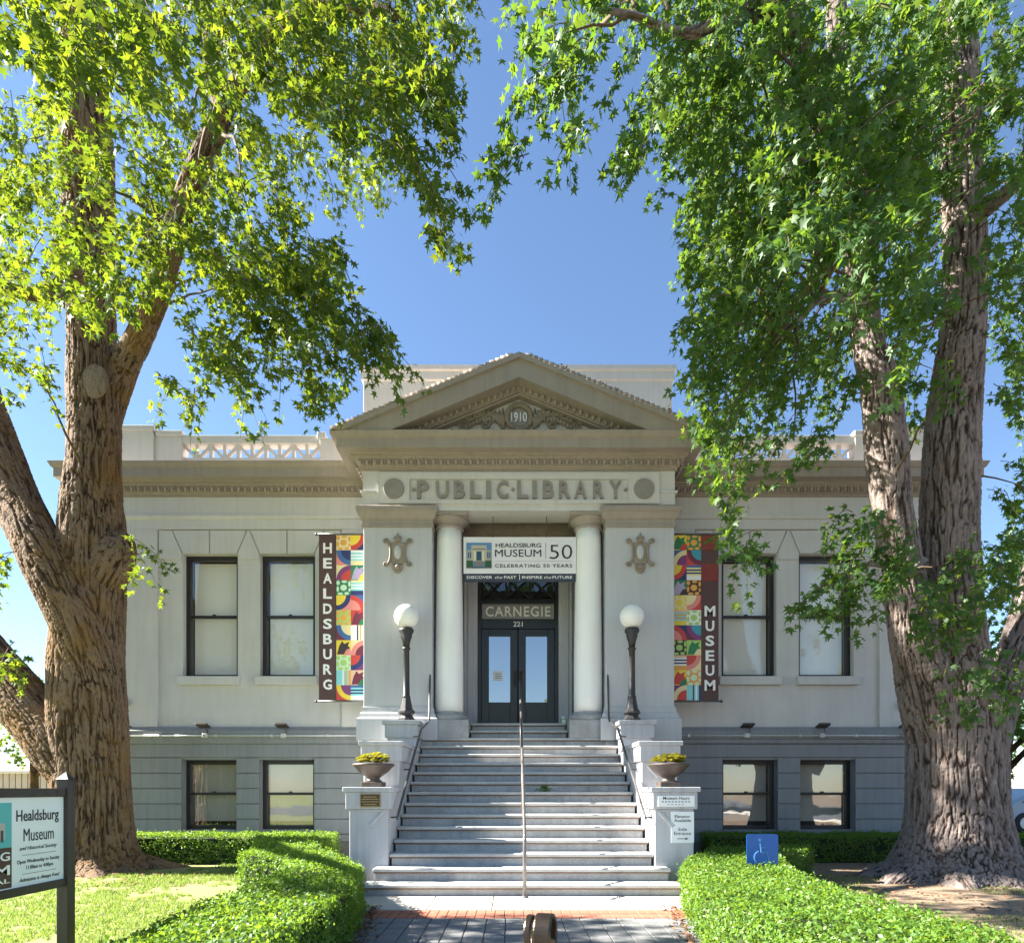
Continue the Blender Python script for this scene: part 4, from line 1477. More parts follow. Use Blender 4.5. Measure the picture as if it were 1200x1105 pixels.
hanging_banner(-1, 'HEALDSBURG', ROWS, 'long patchwork banner lettered HEALDSBURG on brown left of the portico', 0, 1)
hanging_banner(1, 'MUSEUM', ROWS2, 'long patchwork banner lettered MUSEUM on dark strip right of the portico', 4, 2)
# banner at the far right corner, seen between the stems of the tree
t = thing('corner_banner', 'patchwork banner at the far right building corner between the tree stems', 'banner', (8.1, 13.2, 4.2))
wavy(7.9, 8.45, 4.6, 6.2, 13.22, 8, 12, 0.003).build('cloth', 'brown', t, smooth=True)
quilt(7.92, 8.43, 4.61, 6.19, 13.218, ROWS[:5], 4).build('patchwork_print', 'print', t, colour=True)
MB().tube([(7.85, 13.22, 6.21), (8.5, 13.22, 6.21)], 0.018, 8).build('rod', 'rail', t, smooth=True)
MB().tube([(8.2, 13.22, 6.21), (8.2, 13.36, 6.21)], 0.012, 8).build('bracket', 'rail', t, smooth=True)

# ================================================================== conduit and floodlights
for s, nm in ((-1, 'left'), (1, 'right')):
    xs_ = sorted((XC + s * 2.6, XC + s * 8.8))
    zc_, yc_ = 2.475, YW - 0.115
    if s < 0:
        xs_[1] = XC - 3.06
    else:
        xs_[0] = XC + 3.06
    cd = thing('electrical_conduit', 'thin pale conduit pipe along the %s water table' % nm, 'conduit', (xs_[0], yc_, zc_), 'conduits on the water table')
    MB().tube([(xs_[0], yc_, zc_), (xs_[1], yc_, zc_)], 0.017, 8).build('pipe', 'galv', cd, smooth=True)
    xx = xs_[0] + 0.4
    while xx < xs_[1]:
        MB().box(xx - 0.02, xx + 0.02, yc_ - 0.024, yc_ + 0.036, zc_ - 0.026, zc_ + 0.026).build('clamp', 'galv', cd)
        xx += 1.13
    for px in ((240, 332, 147) if s < 0 else (876, 964, 1062)):
        lx = (px - CX) * (YW - 0.15) / F
        where = {240: 'below the outer left window', 332: 'below the inner left window', 147: 'beside the left tree trunk',
                 876: 'below the inner right window', 964: 'below the outer right window', 1062: 'beside the right tree trunk'}[px]
        fl = thing('floodlight', 'small brown floodlight on the conduit ' + where, 'floodlight', (lx, YW - 0.12, zc_), 'floodlights on the water table')
        MB().box(lx - 0.055, lx + 0.045, YW - 0.17, YW - 0.082, zc_ - 0.045, zc_ + 0.045).build('junction_box', 'galv', fl, bevel=0.015)
        MB().tube([(lx + 0.03, YW - 0.13, zc_ + 0.04), (lx + 0.06, YW - 0.15, zc_ + 0.09), (lx + 0.02, YW - 0.16, zc_ + 0.15)], 0.009, 6).build('arm', 'lampbody', fl)
        MB().yz([(YW - 0.30, zc_ + 0.20), (YW - 0.10, zc_ + 0.15), (YW - 0.09, zc_ + 0.185), (YW - 0.29, zc_ + 0.245)], lx - 0.13, lx + 0.10).build('lamp_head', 'lampbody', fl, bevel=0.008)
    cxx = XC + s * (8.25 if s > 0 else 8.35)
for px, py, nm in ((144, 823, 'left'), (1059, 826, 'right')):
    c = P(px, py, YW - 0.06)
    o = thing('wall_speaker', 'small black box fixed to the %s corner pier wall' % nm, 'wall box', tuple(c), 'black boxes on the corner piers')
    MB().box(c.x - 0.06, c.x + 0.06, YW - 0.10, YW - 0.001, c.z - 0.07, c.z + 0.07).build('housing', 'dark', o, bevel=0.01)
    MB().lathe([(0.04, 0), (0.04, 0.01)], 0, 0, 0, 12).shift((c.x, YW - 0.112, c.z)).build('lens', 'iron', o)

# ================================================================== museum sign on the left
sx, sy = -3.50, 5.07
sg = thing('museum_sign', 'white museum hours sign in a dark timber frame on posts beside the lawn', 'sign', (sx, sy, 0))
for y in (sy, sy - 1.75):
    p = MB().box(sx - 0.045, sx + 0.045, y, y + 0.09, 0, 1.46).build('post', 'post', sg, bevel=0.006)
    MB().add([(sx - 0.05, y - 0.005, 1.46), (sx + 0.05, y - 0.005, 1.46), (sx + 0.05, y + 0.095, 1.46), (sx - 0.05, y + 0.095, 1.46), (sx, y + 0.045, 1.52)],
             [(0, 1, 4), (1, 2, 4), (2, 3, 4), (3, 0, 4), (0, 3, 2, 1)]).build('post_cap', 'post', p)
for z0_, z1_ in ((1.325, 1.39), (0.63, 0.69)):
    MB().box(sx - 0.025, sx + 0.035, sy - 1.66, sy, z0_, z1_).build('frame_rail', 'post', sg, bevel=0.004)
MB().box(sx - 0.01, sx + 0.015, sy - 1.655, sy - 0.005, 0.691, 1.324).build('panel', 'signpanel', sg)
xf = sx + 0.0155
for t, a, b, z0_, z1_, bo, sh in (('Healdsburg', -0.70, -0.07, 1.13, 1.235, 0.012, 0), ('Museum', -0.60, -0.15, 1.01, 1.10, 0.0, 0),
                                  ('and Historical Society', -0.655, -0.10, 0.94, 0.975, 0.0, 0.3),
                                  ('Open Wednesday to Sunday', -0.69, -0.06, 0.845, 0.88, 0.0, 0), ('11:00am to 4:00pm', -0.56, -0.16, 0.80, 0.835, 0.0, 0),
                                  ('Admission is Always Free!', -0.66, -0.06, 0.715, 0.75, 0.004, 0.25)):
    # left of the text is nearer to the camera
    text('lettering', t, 'black', sg, sy + a * 0.68 - 0.012, sy + b * 0.68 - 0.012, z0_, z1_, xf, 0.002, bo, 'side', sh)
for z in (0.91, 0.775):
    MB().box(xf, xf + 0.002, sy - 0.43, sy - 0.09, z, z + 0.004).build('divider_line', 'grey', sg)
# poster field at the near end of the panel
m = MB()


def prect2(a, b, z0_, z1_, c, l):
    m.add([(xf + 0.0006 * l, sy + a, z0_), (xf + 0.0006 * l, sy + b, z0_), (xf + 0.0006 * l, sy + b, z1_), (xf + 0.0006 * l, sy + a, z1_)], [(0, 1, 2, 3)], c)


prect2(-1.40, -0.53, 0.98, 1.29, (0.10, 0.45, 0.46), 1)
for k in range(9):
    prect2(-1.36 + k * 0.09, -1.36 + k * 0.09 + 0.05, 1.0 + 0.02 * (k % 3), 1.15 + 0.03 * (k % 4), (0.45, 0.43, 0.40), 2)
    prect2(-1.35 + k * 0.09, -1.35 + k * 0.09 + 0.025, 1.02, 1.10, (0.06, 0.06, 0.07), 3)
prect2(-1.40, -0.53, 0.70, 0.98, (0.075, 0.04, 0.03), 1)
m.build('poster', 'print', sg, colour=True)
for t, a, b, z0_, z1_ in (('HEALDSBURG', -1.35, -0.55, 0.89, 0.95), ('MUSEUM', -1.35, -0.55, 0.79, 0.86), ('& HISTORICAL', -1.30, -0.55, 0.735, 0.765)):
    text('lettering', t, 'white2', sg, sy + a, sy + b, z0_, z1_, xf + 0.002, 0.002, 0.012, 'side')

# ================================================================== accessible parking sign
D = 7.62
c0, c1 = P(875, 1017, D), P(912, 977, D)
bsn = thing('accessible_sign', 'square blue wheelchair symbol sign standing in the right hedge', 'sign', ((c0.x + c1.x) / 2, D + 0.03, 0))
cx_, cz_ = (c0.x + c1.x) / 2, (c0.z + c1.z) / 2
hw, hh, rr_ = (c1.x - c0.x) / 2, (c1.z - c0.z) / 2, 0.03
pts = []
for (qx, qz, a0) in ((1, 1, 0), (-1, 1, 90), (-1, -1, 180), (1, -1, 270)):
    for k in range(5):
        a = R(a0 + k * 22.5)
        pts.append((cx_ + qx * (hw - rr_) + rr_ * math.cos(a), cz_ + qz * (hh - rr_) + rr_ * math.sin(a)))
MB().xz(pts, D, D + 0.006).build('plate', 'blue', bsn)
MB().tube([(cx_, D + 0.03, 0), (cx_, D + 0.03, cz_ + 0.12)], 0.02, 8).build('post', 'galv', bsn)
u = hw / 0.18
arc = [(cx_ + u * (-0.02 + 0.075 * math.cos(R(a))), D - 0.003, cz_ + u * (-0.07 + 0.075 * math.sin(R(a)))) for a in range(110, 345, 12)]
m = MB().tube(arc, 0.009, 5)
q = lambda a, b: (cx_ + u * a, D - 0.003, cz_ + u * b)
m.tube([q(-0.03, 0.085), q(-0.02, -0.015), q(0.05, -0.015), q(0.075, -0.11), q(0.105, -0.10)], 0.011, 5)
m.tube([q(-0.026, 0.04), q(0.035, 0.04)], 0.009, 5)
m.ellipsoid(q(-0.032, 0.125), (0.022, 0.004, 0.022), 10, 6)
m.build('wheelchair_symbol', 'bluelight', bsn)


# ================================================================== hedges
def in_poly(pts, poly):
    x, y = pts[:, 0], pts[:, 1]
    r = np.zeros(len(pts), bool)
    n = len(poly)
    for i in range(n):
        x0, y0 = poly[i]
        x1, y1 = poly[(i + 1) % n]
        c = ((y0 > y) != (y1 > y)) & (x < (x1 - x0) * (y - y0) / (y1 - y0 + 1e-12) + x0)
        r ^= c
    return r


def hedge(poly, h, label, dens, leaf=0.034, seed=0, dens_low=None):
    g = np.random.default_rng(seed)
    poly = [tuple(p) for p in poly]
    n = len(poly)
    ar = 0.5 * sum(poly[i][0] * poly[(i + 1) % n][1] - poly[(i + 1) % n][0] * poly[i][1] for i in range(n))
    if ar < 0:
        poly = poly[::-1]
        ar = -ar
    cxy = np.mean(np.array(poly), 0)
    t = thing('hedge', label, 'hedge', (cxy[0], cxy[1], 0), 'clipped box hedges')
    # core pulled in along edge normals
    core = []
    for i in range(n):
        p0, p1, p2 = Vector(poly[i - 1]), Vector(poly[i]), Vector(poly[(i + 1) % n])
        d0, d1 = (p1 - p0).normalized(), (p2 - p1).normalized()
        n0, n1 = Vector((d0.y, -d0.x)), Vector((d1.y, -d1.x))
        s_ = (n0 + n1) / max(0.4, 1 + n0.dot(n1))
        core.append(tuple(p1 - s_ * 0.07))
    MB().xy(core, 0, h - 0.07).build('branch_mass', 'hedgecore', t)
    lo, hi = np.array(poly).min(0), np.array(poly).max(0)
    # top
    nt = int(ar * dens)
    cand = g.uniform(lo, hi, (int(nt * 3 * ((hi - lo).prod() / ar) / 3 + 10), 2))
    cand = cand[in_poly(cand, poly)]
    ptop = np.column_stack([cand, np.full(len(cand), h)])
    ntop = np.tile([0, 0, 1.0], (len(cand), 1))
    P_, N_ = [ptop], [ntop]
    for i in range(n):
        a, b = np.array(poly[i]), np.array(poly[(i + 1) % n])
        L_ = np.linalg.norm(b - a)
        k = int(L_ * h * dens * 1.1)
        u_ = g.random(k)[:, None]
        q_ = a + (b - a) * u_
        d = (b - a) / max(L_, 1e-6)
        z = g.uniform(0.02, h, k)
        P_.append(np.column_stack([q_, z]))
        N_.append(np.tile([d[1], -d[0], 0.15], (k, 1)))
    Pt, Nn = np.vstack(P_), np.vstack(N_)
    # lumpy clipped surface with rounded shoulders
    gap = (vnoise(Pt * 7.0 + seed) + 0.5 * vnoise(Pt * 17.0)) > -0.62
    Pt, Nn = Pt[gap], Nn[gap]
    lump = vnoise(Pt * 3.1 + seed) * 0.04 + vnoise(Pt * 9.0 + seed) * 0.02
    Pt = Pt + Nn * (lump + g.normal(0, 0.02, len(Pt)) + 0.05 * (g.random(len(Pt)) > 0.975) - 0.015)[:, None]
    leafs(Pt, Nn, g, leaf, 'box', 'foliage', t)
    return t


def leafs(Pt, Nn, g, size, mat, name, parent):
    k = len(Pt)
    nr = Nn + g.normal(0, 0.75, (k, 3))
    nr /= np.linalg.norm(nr, axis=1)[:, None]
    d = g.normal(0, 1, (k, 3)) + Nn * 0.6
    d -= nr * (d * nr).sum(1)[:, None]
    d /= np.linalg.norm(d, axis=1)[:, None]
    sd = np.cross(d, nr)
    sz = size * g.uniform(0.6, 1.45, k)[:, None]
    V = np.stack([Pt - d * sz * 0.5, Pt + sd * sz * 0.27 + nr * sz * 0.06, Pt + d * sz * 0.5, Pt - sd * sz * 0.27 + nr * sz * 0.06], 1).reshape(-1, 3)
    T = np.arange(4 * k).reshape(-1, 4)
    return raw(name, V, T, mat, parent, kind='stuff')


hedge([(-1.42, 2.2), (-1.44, 5.8), (-1.66, 7.3), (-2.15, 8.4), (-2.76, 9.45), (-3.75, 9.55), (-3.78, 9.0), (-3.05, 8.55), (-2.55, 7.5), (-2.38, 6.0), (-2.25, 2.2)], 0.51,
      'clipped box hedge along the left edge of the paved walk', 3600, 0.033, 21)
hedge([(1.60, 2.2), (1.66, 5.8), (1.95, 7.5), (2.35, 8.5), (3.0, 9.75), (4.45, 10.3), (4.5, 9.75), (3.6, 8.8), (3.08, 7.2), (2.92, 5.5), (3.0, 2.2)], 0.51,
      'clipped box hedge along the right edge of the paved walk', 3600, 0.033, 22)
hedge([(-10.4, 12.0), (-4.7, 12.0), (-3.85, 9.75), (-2.95, 9.75), (-3.45, 12.9), (-10.4, 12.9)], 0.54,
      'sunlit clipped hedge below the left basement windows', 2800, 0.036, 23)
hedge([(3.75, 12.25), (11.0, 12.25), (11.0, 13.05), (3.75, 13.05)], 0.52,
      'shaded clipped hedge below the right basement windows', 2600, 0.036, 24)


# ================================================================== trees
def smooth_path(pts, k=6):
    """Catmull-Rom through (x, y, z, r) rows"""
    A = np.array(pts, float)
    A = np.vstack([2 * A[0] - A[1], A, 2 * A[-1] - A[-2]])
    out = []
    for i in range(1, len(A) - 2):
        for j in range(k):
            t = j / k
            out.append(0.5 * ((2 * A[i]) + (-A[i - 1] + A[i + 1]) * t + (2 * A[i - 1] - 5 * A[i] + 4 * A[i + 1] - A[i + 2]) * t * t
                              + (-A[i - 1] + 3 * A[i] - 3 * A[i + 1] + A[i + 2]) * t ** 3))
    out.append(A[-2])
    return np.array(out)


def limb_px(rows):
    """rows of photo x, y, half width in photo pixels, distance"""
    out = []
    for (px, py, hw_, D_) in rows:
        p = P(px, py, D_)
        out.append((p.x, p.y, p.z, hw_ * D_ / F))
    return smooth_path(out)


def woody(name, limbs, mat, parent, voxel, amp, fu, fv, seed):
    m = MB()
    for L_ in limbs:
        m.tube([tuple(r_[:3]) for r_ in L_], [float(r_[3]) for r_ in L_], 20)
    tmp = m.build('tmp', mat, None, org=(0, 0, 0))
    rm = tmp.modifiers.new('r', 'REMESH')
    rm.mode = 'VOXEL'
    rm.voxel_size = voxel
    sm = tmp.modifiers.new('s', 'SMOOTH')
    sm.factor = 0.5
    sm.iterations = 14
    dg = bpy.context.evaluated_depsgraph_get()
    me = bpy.data.meshes.new_from_object(tmp.evaluated_get(dg))
    bpy.data.objects.remove(tmp)
    n = len(me.vertices)
    V = np.zeros(n * 3)
    me.vertices.foreach_get('co', V)
    V = V.reshape(-1, 3)
    Nn = np.zeros(n * 3)
    me.vertices.foreach_get('normal', Nn)
    Nn = Nn.reshape(-1, 3)
    # nearest skeleton point gives bark direction
    S, A, T_ = [], [], []
    for L_ in limbs:
        d = np.gradient(L_[:, :3], axis=0)
        d /= np.linalg.norm(d, axis=1)[:, None]
        s_ = np.concatenate([[0], np.cumsum(np.linalg.norm(np.diff(L_[:, :3], axis=0), axis=1))])
        S.append(L_); A.append(s_); T_.append(d)
    S, A, T_ = np.vstack(S), np.concatenate(A), np.vstack(T_)
    idx = np.zeros(n, int)
    for c in range(0, n, 8000):
        dd = ((V[c:c + 8000, None, :] - S[None, :, :3]) ** 2).sum(2) - S[None, :, 3] ** 2
        idx[c:c + 8000] = dd.argmin(1)
    rel = V - S[idx, :3]
    al = (rel * T_[idx]).sum(1)
    perp = rel - T_[idx] * al[:, None]
    s_ = A[idx] + al
    q = np.column_stack([perp[:, 0] * fu, perp[:, 1] * fu, perp[:, 2] * fu * 0.3 + s_ * fv]) + seed
    wob = np.column_stack([vnoise(V * 2.3 + 5), vnoise(V * 2.3 + 17), vnoise(V * 2.3 + 31)])
    q = q + wob * 0.4
    n1 = vnoise(q) + 0.3 * vnoise(q * 2.1 + 9)
    fur = np.exp(-(n1 / 0.16) ** 2)
    n2 = vnoise(q * np.array([1.7, 1.7, 2.6]) + 40)
    fur2 = np.exp(-(n2 / 0.17) ** 2)
    rad = S[idx, 3]
    a_ = amp * np.clip(rad / 0.3, 0.25, 1.3)
    ridge = np.clip(1.0 - fur - 0.4 * fur2, 0, 1)
    disp = a_ * (1.0 * ridge - 0.55 + 0.22 * vnoise(V * 30)) + 0.05 * np.clip(rad, 0, .5) * vnoise(V * 1.7 + 3)
    V = V + Nn * disp[:, None]
    k = len(me.polygons)
    idxs = np.zeros(len(me.loops), np.int32)
    me.loops.foreach_get('vertex_index', idxs)
    T = idxs.reshape(k, 4)
    bpy.data.meshes.remove(me)
    ob = raw(name, V, T, mat, parent, smooth=True)
    at = ob.data.attributes.new('ridge', 'FLOAT', 'POINT')
    at.data.foreach_set('value', ridge.astype(np.float32))
    return ob


# leaf outline: five pointed lobes, centre first
LEAF = [(0.0, 0.30), (0.0, 0.0)]
for ang, r_ in ((-158 + 180 - 22 + 0, 0),):
    pass
_tips = [(-28, 0.62), (22, 0.92), (90, 1.0), (158, 0.92), (208, 0.62)]
_not = [(0, 0.30), (56, 0.34), (124, 0.34), (180, 0.30)]
per = [(0.0, 0.0)]
for i in range(5):
    a, r_ = _tips[i]
    per.append((r_ * 0.78 * math.cos(R(a)), 0.30 + r_ * 0.72 * math.sin(R(a))))
    if i < 4:
        a, r_ = _not[i]
        per.append((r_ * 0.78 * math.cos(R(a)), 0.30 + r_ * 0.72 * math.sin(R(a))))
LV = np.array([(0, 0.30, 0.03)] + [(x, y, -0.16 * (x * x + (y - 0.3) ** 2)) for x, y in per])
LT = np.array([(0, i, i + 1 if i < len(per) else 1) for i in range(1, len(per) + 1)])


def leaf_mesh(name, pos, d, nr, size, mat, parent):
    nr = nr - d * (nr * d).sum(1)[:, None]
    nr /= np.linalg.norm(nr, axis=1)[:, None] + 1e-9
    sd = np.cross(d, nr)
    V = (pos[:, None, :] + size[:, None, None] * (LV[None, :, 0:1] * sd[:, None, :] + LV[None, :, 1:2] * d[:, None, :] + LV[None, :, 2:3] * nr[:, None, :])).reshape(-1, 3)
    T = (LT[None, :, :] + (np.arange(len(pos)) * len(LV))[:, None, None]).reshape(-1, 3)
    return raw(name, V, T, mat, parent, kind='stuff')


def sprays(anchor, trunk_xy, g, L0=(0.45, 0.9), nl=31, droop=0.95, leaf=(0.072, 0.125)):
    """drooping leafy twigs; returns leaf arrays and stem polylines"""
    pos, dd, nn, ss, stems = [], [], [], [], []
    for p in anchor:
        out = np.array([p[0] - trunk_xy[0], p[1] - trunk_xy[1], 0.0])
        out /= np.linalg.norm(out) + 1e-6
        h = out + g.normal(0, 0.7, 3) * np.array([1, 1, 0.3])
        h /= np.linalg.norm(h)
        L_ = g.uniform(*L0)
        dr = droop * g.uniform(0.5, 1.3)
        ts = np.linspace(0, 1, 6)
        curve = p + np.array([0, 0, 0.3 * L_]) + h * (ts * L_ * 0.75)[:, None] + np.array([0, 0, -1.0]) * (ts ** 1.7 * L_ * dr)[:, None] - h * 0.3 * L_
        stems.append(curve)
        k = int(nl * g.uniform(0.7, 1.3))
        t = np.clip(g.beta(1.6, 1.0, k), 0.02, 1)
        c = np.column_stack([np.interp(t, ts, curve[:, i]) for i in range(3)])
        off = g.normal(0, 1, (k, 3))
        off[:, 2] -= 0.25
        off /= np.linalg.norm(off, axis=1)[:, None]
        c = c + off * g.uniform(0.03, 0.11, k)[:, None]
        d = off * 0.75 + h * 0.3 + np.array([0, 0, -0.75]) + g.normal(0, 0.35, (k, 3))
        d /= np.linalg.norm(d, axis=1)[:, None]
        n_ = np.array([0, 0, 0.75]) + out * 0.35 + g.normal(0, 0.55, (k, 3))
        pos.append(c); dd.append(d); nn.append(n_); ss.append(g.uniform(*leaf, k))
    return np.vstack(pos), np.vstack(dd), np.vstack(nn), np.concatenate(ss), stems


def region(poly, D0, D1, layers, g, hole=0.0, hs=0.02):
    """spray anchors inside a patch of crown; depth spread through the crown's real thickness"""
    poly = np.array(poly, float)
    lo, hi = poly.min(0), poly.max(0)
    ar = abs(0.5 * sum(poly[i][0] * poly[(i + 1) % len(poly)][1] - poly[(i + 1) % len(poly)][0] * poly[i][1] for i in range(len(poly))))
    Dm = (D0 + D1) / 2
    n = max(3, int(round(ar * layers / 640.0 * (Dm / 9.0) ** 2)))
    out = []
    while len(out) < n:
        c = g.uniform(lo, hi, (400, 2))
        c = c[in_poly(c, poly)]
        if hole:
            v = vnoise(np.column_stack([c * hs, np.full(len(c), D0 * 3.3)]))
            c = c[v > hole * 2 - 1 - 0.25 * g.random(len(c))]
        for q in c:
            D_ = g.uniform(D0, D1)
            p = P(q[0], q[1], D_)
            out.append((p.x, p.y, p.z))
            if len(out) >= n:
                break
    return np.array(out)


def shell(center, rad, n, g, keep):
    out = []
    while len(out) < n:
        v = g.normal(0, 1, 3)
        v /= np.linalg.norm(v)
        p = np.array(center) + v * np.array(rad) * g.uniform(0.45, 1.0) ** 0.6
        if keep(p):
            out.append(p)
    return np.array(out)


def off_frame(p):
    if p[1] < 0.5:
        return True
    px, py = CX + p[0] * F / p[1], CY - (p[2] - CAMZ) * F / p[1]
    return px < -45 or px > 1245 or py < -55


def branches(limbs, clusters, g, r0=0.03):
    """thin branches from the nearest limb to leaf clusters"""
    S = np.vstack([L_[len(L_) // 4:] for L_ in limbs])
    S = S[S[:, 2] > 4.6]
    m = MB()
    for c in clusters:
        w = ((S[:, :3] - c) ** 2).sum(1) + 2.0 * np.clip(S[:, 2] - c[2] + 0.3, 0, None) ** 2
        ok = np.where(w < w.min() * 2.2 + 0.3)[0]
        s_ = S[g.choice(ok), :3]
        d = np.linalg.norm(c - s_)
        if d > 2.6:
            continue
        mid = (s_ + c) / 2 + np.array([0, 0, 0.16 * d]) + g.normal(0, 0.06 * d, 3)
        pts = []
        for t in np.linspace(0, 1, 8):
            q_ = (1 - t) ** 2 * s_ + 2 * t * (1 - t) * mid + t * t * np.array(c)
            pts.append(q_ + (g.normal(0, 0.02, 3) if 0 < t < 1 else 0))
        m.tube(pts, [max(0.006, r0 * (0.5 + d / 5) * (1 - 0.8 * t)) for t in np.linspace(0, 1, 8)], 6)
    return m


def foliage(tree, regs, xy, limbs, mat, g, extra, nbr, **kw):
    anchors = np.vstack(regs + [extra])
    pos, d, nn, s_, stems = sprays(anchors, xy, g, **kw)
    leaf_mesh('crown', pos, d, nn, s_, mat, tree)
    m = MB()
    for c in stems:
        m.tube(list(c), [0.007, 0.006, 0.005, 0.004, 0.003, 0.002], 3)
    m.build('twigs', 'twig', tree, kind='stuff')
    pick = anchors[g.choice(len(anchors), min(nbr, len(anchors)), replace=False)]
    branches(limbs, pick, g).build('branches', 'twig', tree, kind='stuff', smooth=True)


# ------------------------------------------------ left tree
g = np.random.default_rng(31)
tl = P(112, 1020, 11.2)
left = thing('sweetgum_tree', 'massive sweetgum with brown forked trunk left of the stairs', 'tree', (tl.x, tl.y, 0))
D0 = 11.2
trunk = limb_px([(112, 1040, 75.2, D0), (110, 1012, 54.5, D0), (109, 985, 43.2, D0), (107, 920, 40.4, D0), (104, 850, 40.4, D0), (102, 780, 38.5, D0), (104, 700, 37.6, D0),
                 (108, 630, 34.8, D0), (109, 560, 29.1, D0), (110, 500, 27.3, D0), (108, 430, 25.4, D0), (106, 340, 25.4, D0), (104, 240, 27.3, D0), (101, 130, 25.4, D0),
                 (97, 20, 22.6, D0), (95, -120, 16.9, D0), (100, -260, 7.5, D0)])
knob = limb_px([(112, 690, 22, 11.13), (130, 660, 24, 11.07), (142, 638, 17, 11.07), (146, 625, 7, 11.07)])
limbA = limb_px([(105, 930, 24.4, 11.00), (72, 880, 31.0, 11.14), (35, 832, 30.1, 11.29), (0, 790, 28.2, 11.43), (-45, 730, 26.3, 11.57), (-110, 600, 23.5, 11.71), (-170, 420, 18.8, 11.86), (-200, 250, 11.3, 12.00)])
limbB = limb_px([(112, 880, 18.8, 11.25), (112, 800, 25.4, 11.05), (78, 705, 28.2, 10.78), (45, 640, 26.3, 10.88), (22, 590, 24.4, 11.17), (-8, 510, 22.6, 11.36), (-40, 400, 20.7, 11.58), (-60, 250, 16.9, 11.85), (-50, 100, 11.3, 12.15)])
limbC = limb_px([(112, 520, 18.8, 11.35), (132, 465, 16.0, 11.35), (148, 425, 15.0, 11.2), (168, 385, 14.1, 10.47), (188, 335, 13.2, 10.23), (205, 275, 13.2, 9.99), (225, 215, 13.2, 9.75), (250, 158, 12.2, 9.51), (270, 115, 10.3, 9.27), (300, 65, 10.3, 9.02), (335, 30, 9.4, 8.78), (395, 5, 7.5, 8.54), (470, 20, 4.7, 8.30)])
limbD = limb_px([(262, 135, 9, 9.30), (248, 90, 8, 9.30), (246, 40, 7, 9.30), (230, -60, 6, 9.30)])
limbE = limb_px([(105, 300, 15, 11.20), (80, 330, 10, 10.47), (40, 345, 8, 9.73), (-10, 330, 6, 9.00)])
roots = []
for a, l in ((0.15, 1.25), (-0.5, 0.9), (-1.15, 1.05), (-1.75, 0.9), (-2.4, 1.05), (0.9, 0.8), (2.6, 1.0)):
    r_ = []
    for t in np.linspace(0, 1, 6):
        q_ = 0.35 + l * t
        r_.append((tl.x + q_ * math.cos(a + 0.25 * t), tl.y + q_ * math.sin(a + 0.25 * t), 0.16 * (1 - t) ** 2 - 0.09 - 0.02 * t, 0.27 * (1 - t) ** 0.8 + 0.07))
    roots.append(smooth_path(r_, 3))
pA = P(-45, 730, 11.4)
shadeLimb = smooth_path([(pA.x, pA.y, pA.z, 0.22), (-9.9, 10.2, 5.0, 0.16), (-9.6, 8.6, 5.6, 0.12), (-9.0, 7.2, 5.9, 0.07), (-8.2, 6.5, 6.0, 0.03)])  # out-of-view low limb, added to carry leaves that shade the walk
limbsL = [shadeLimb, trunk, knob, limbA, limbB, limbC, limbD, limbE]
woody('trunk', limbsL + roots, 'barkL', left, 0.0165, 0.024, 23.0, 2.5, 3.0)
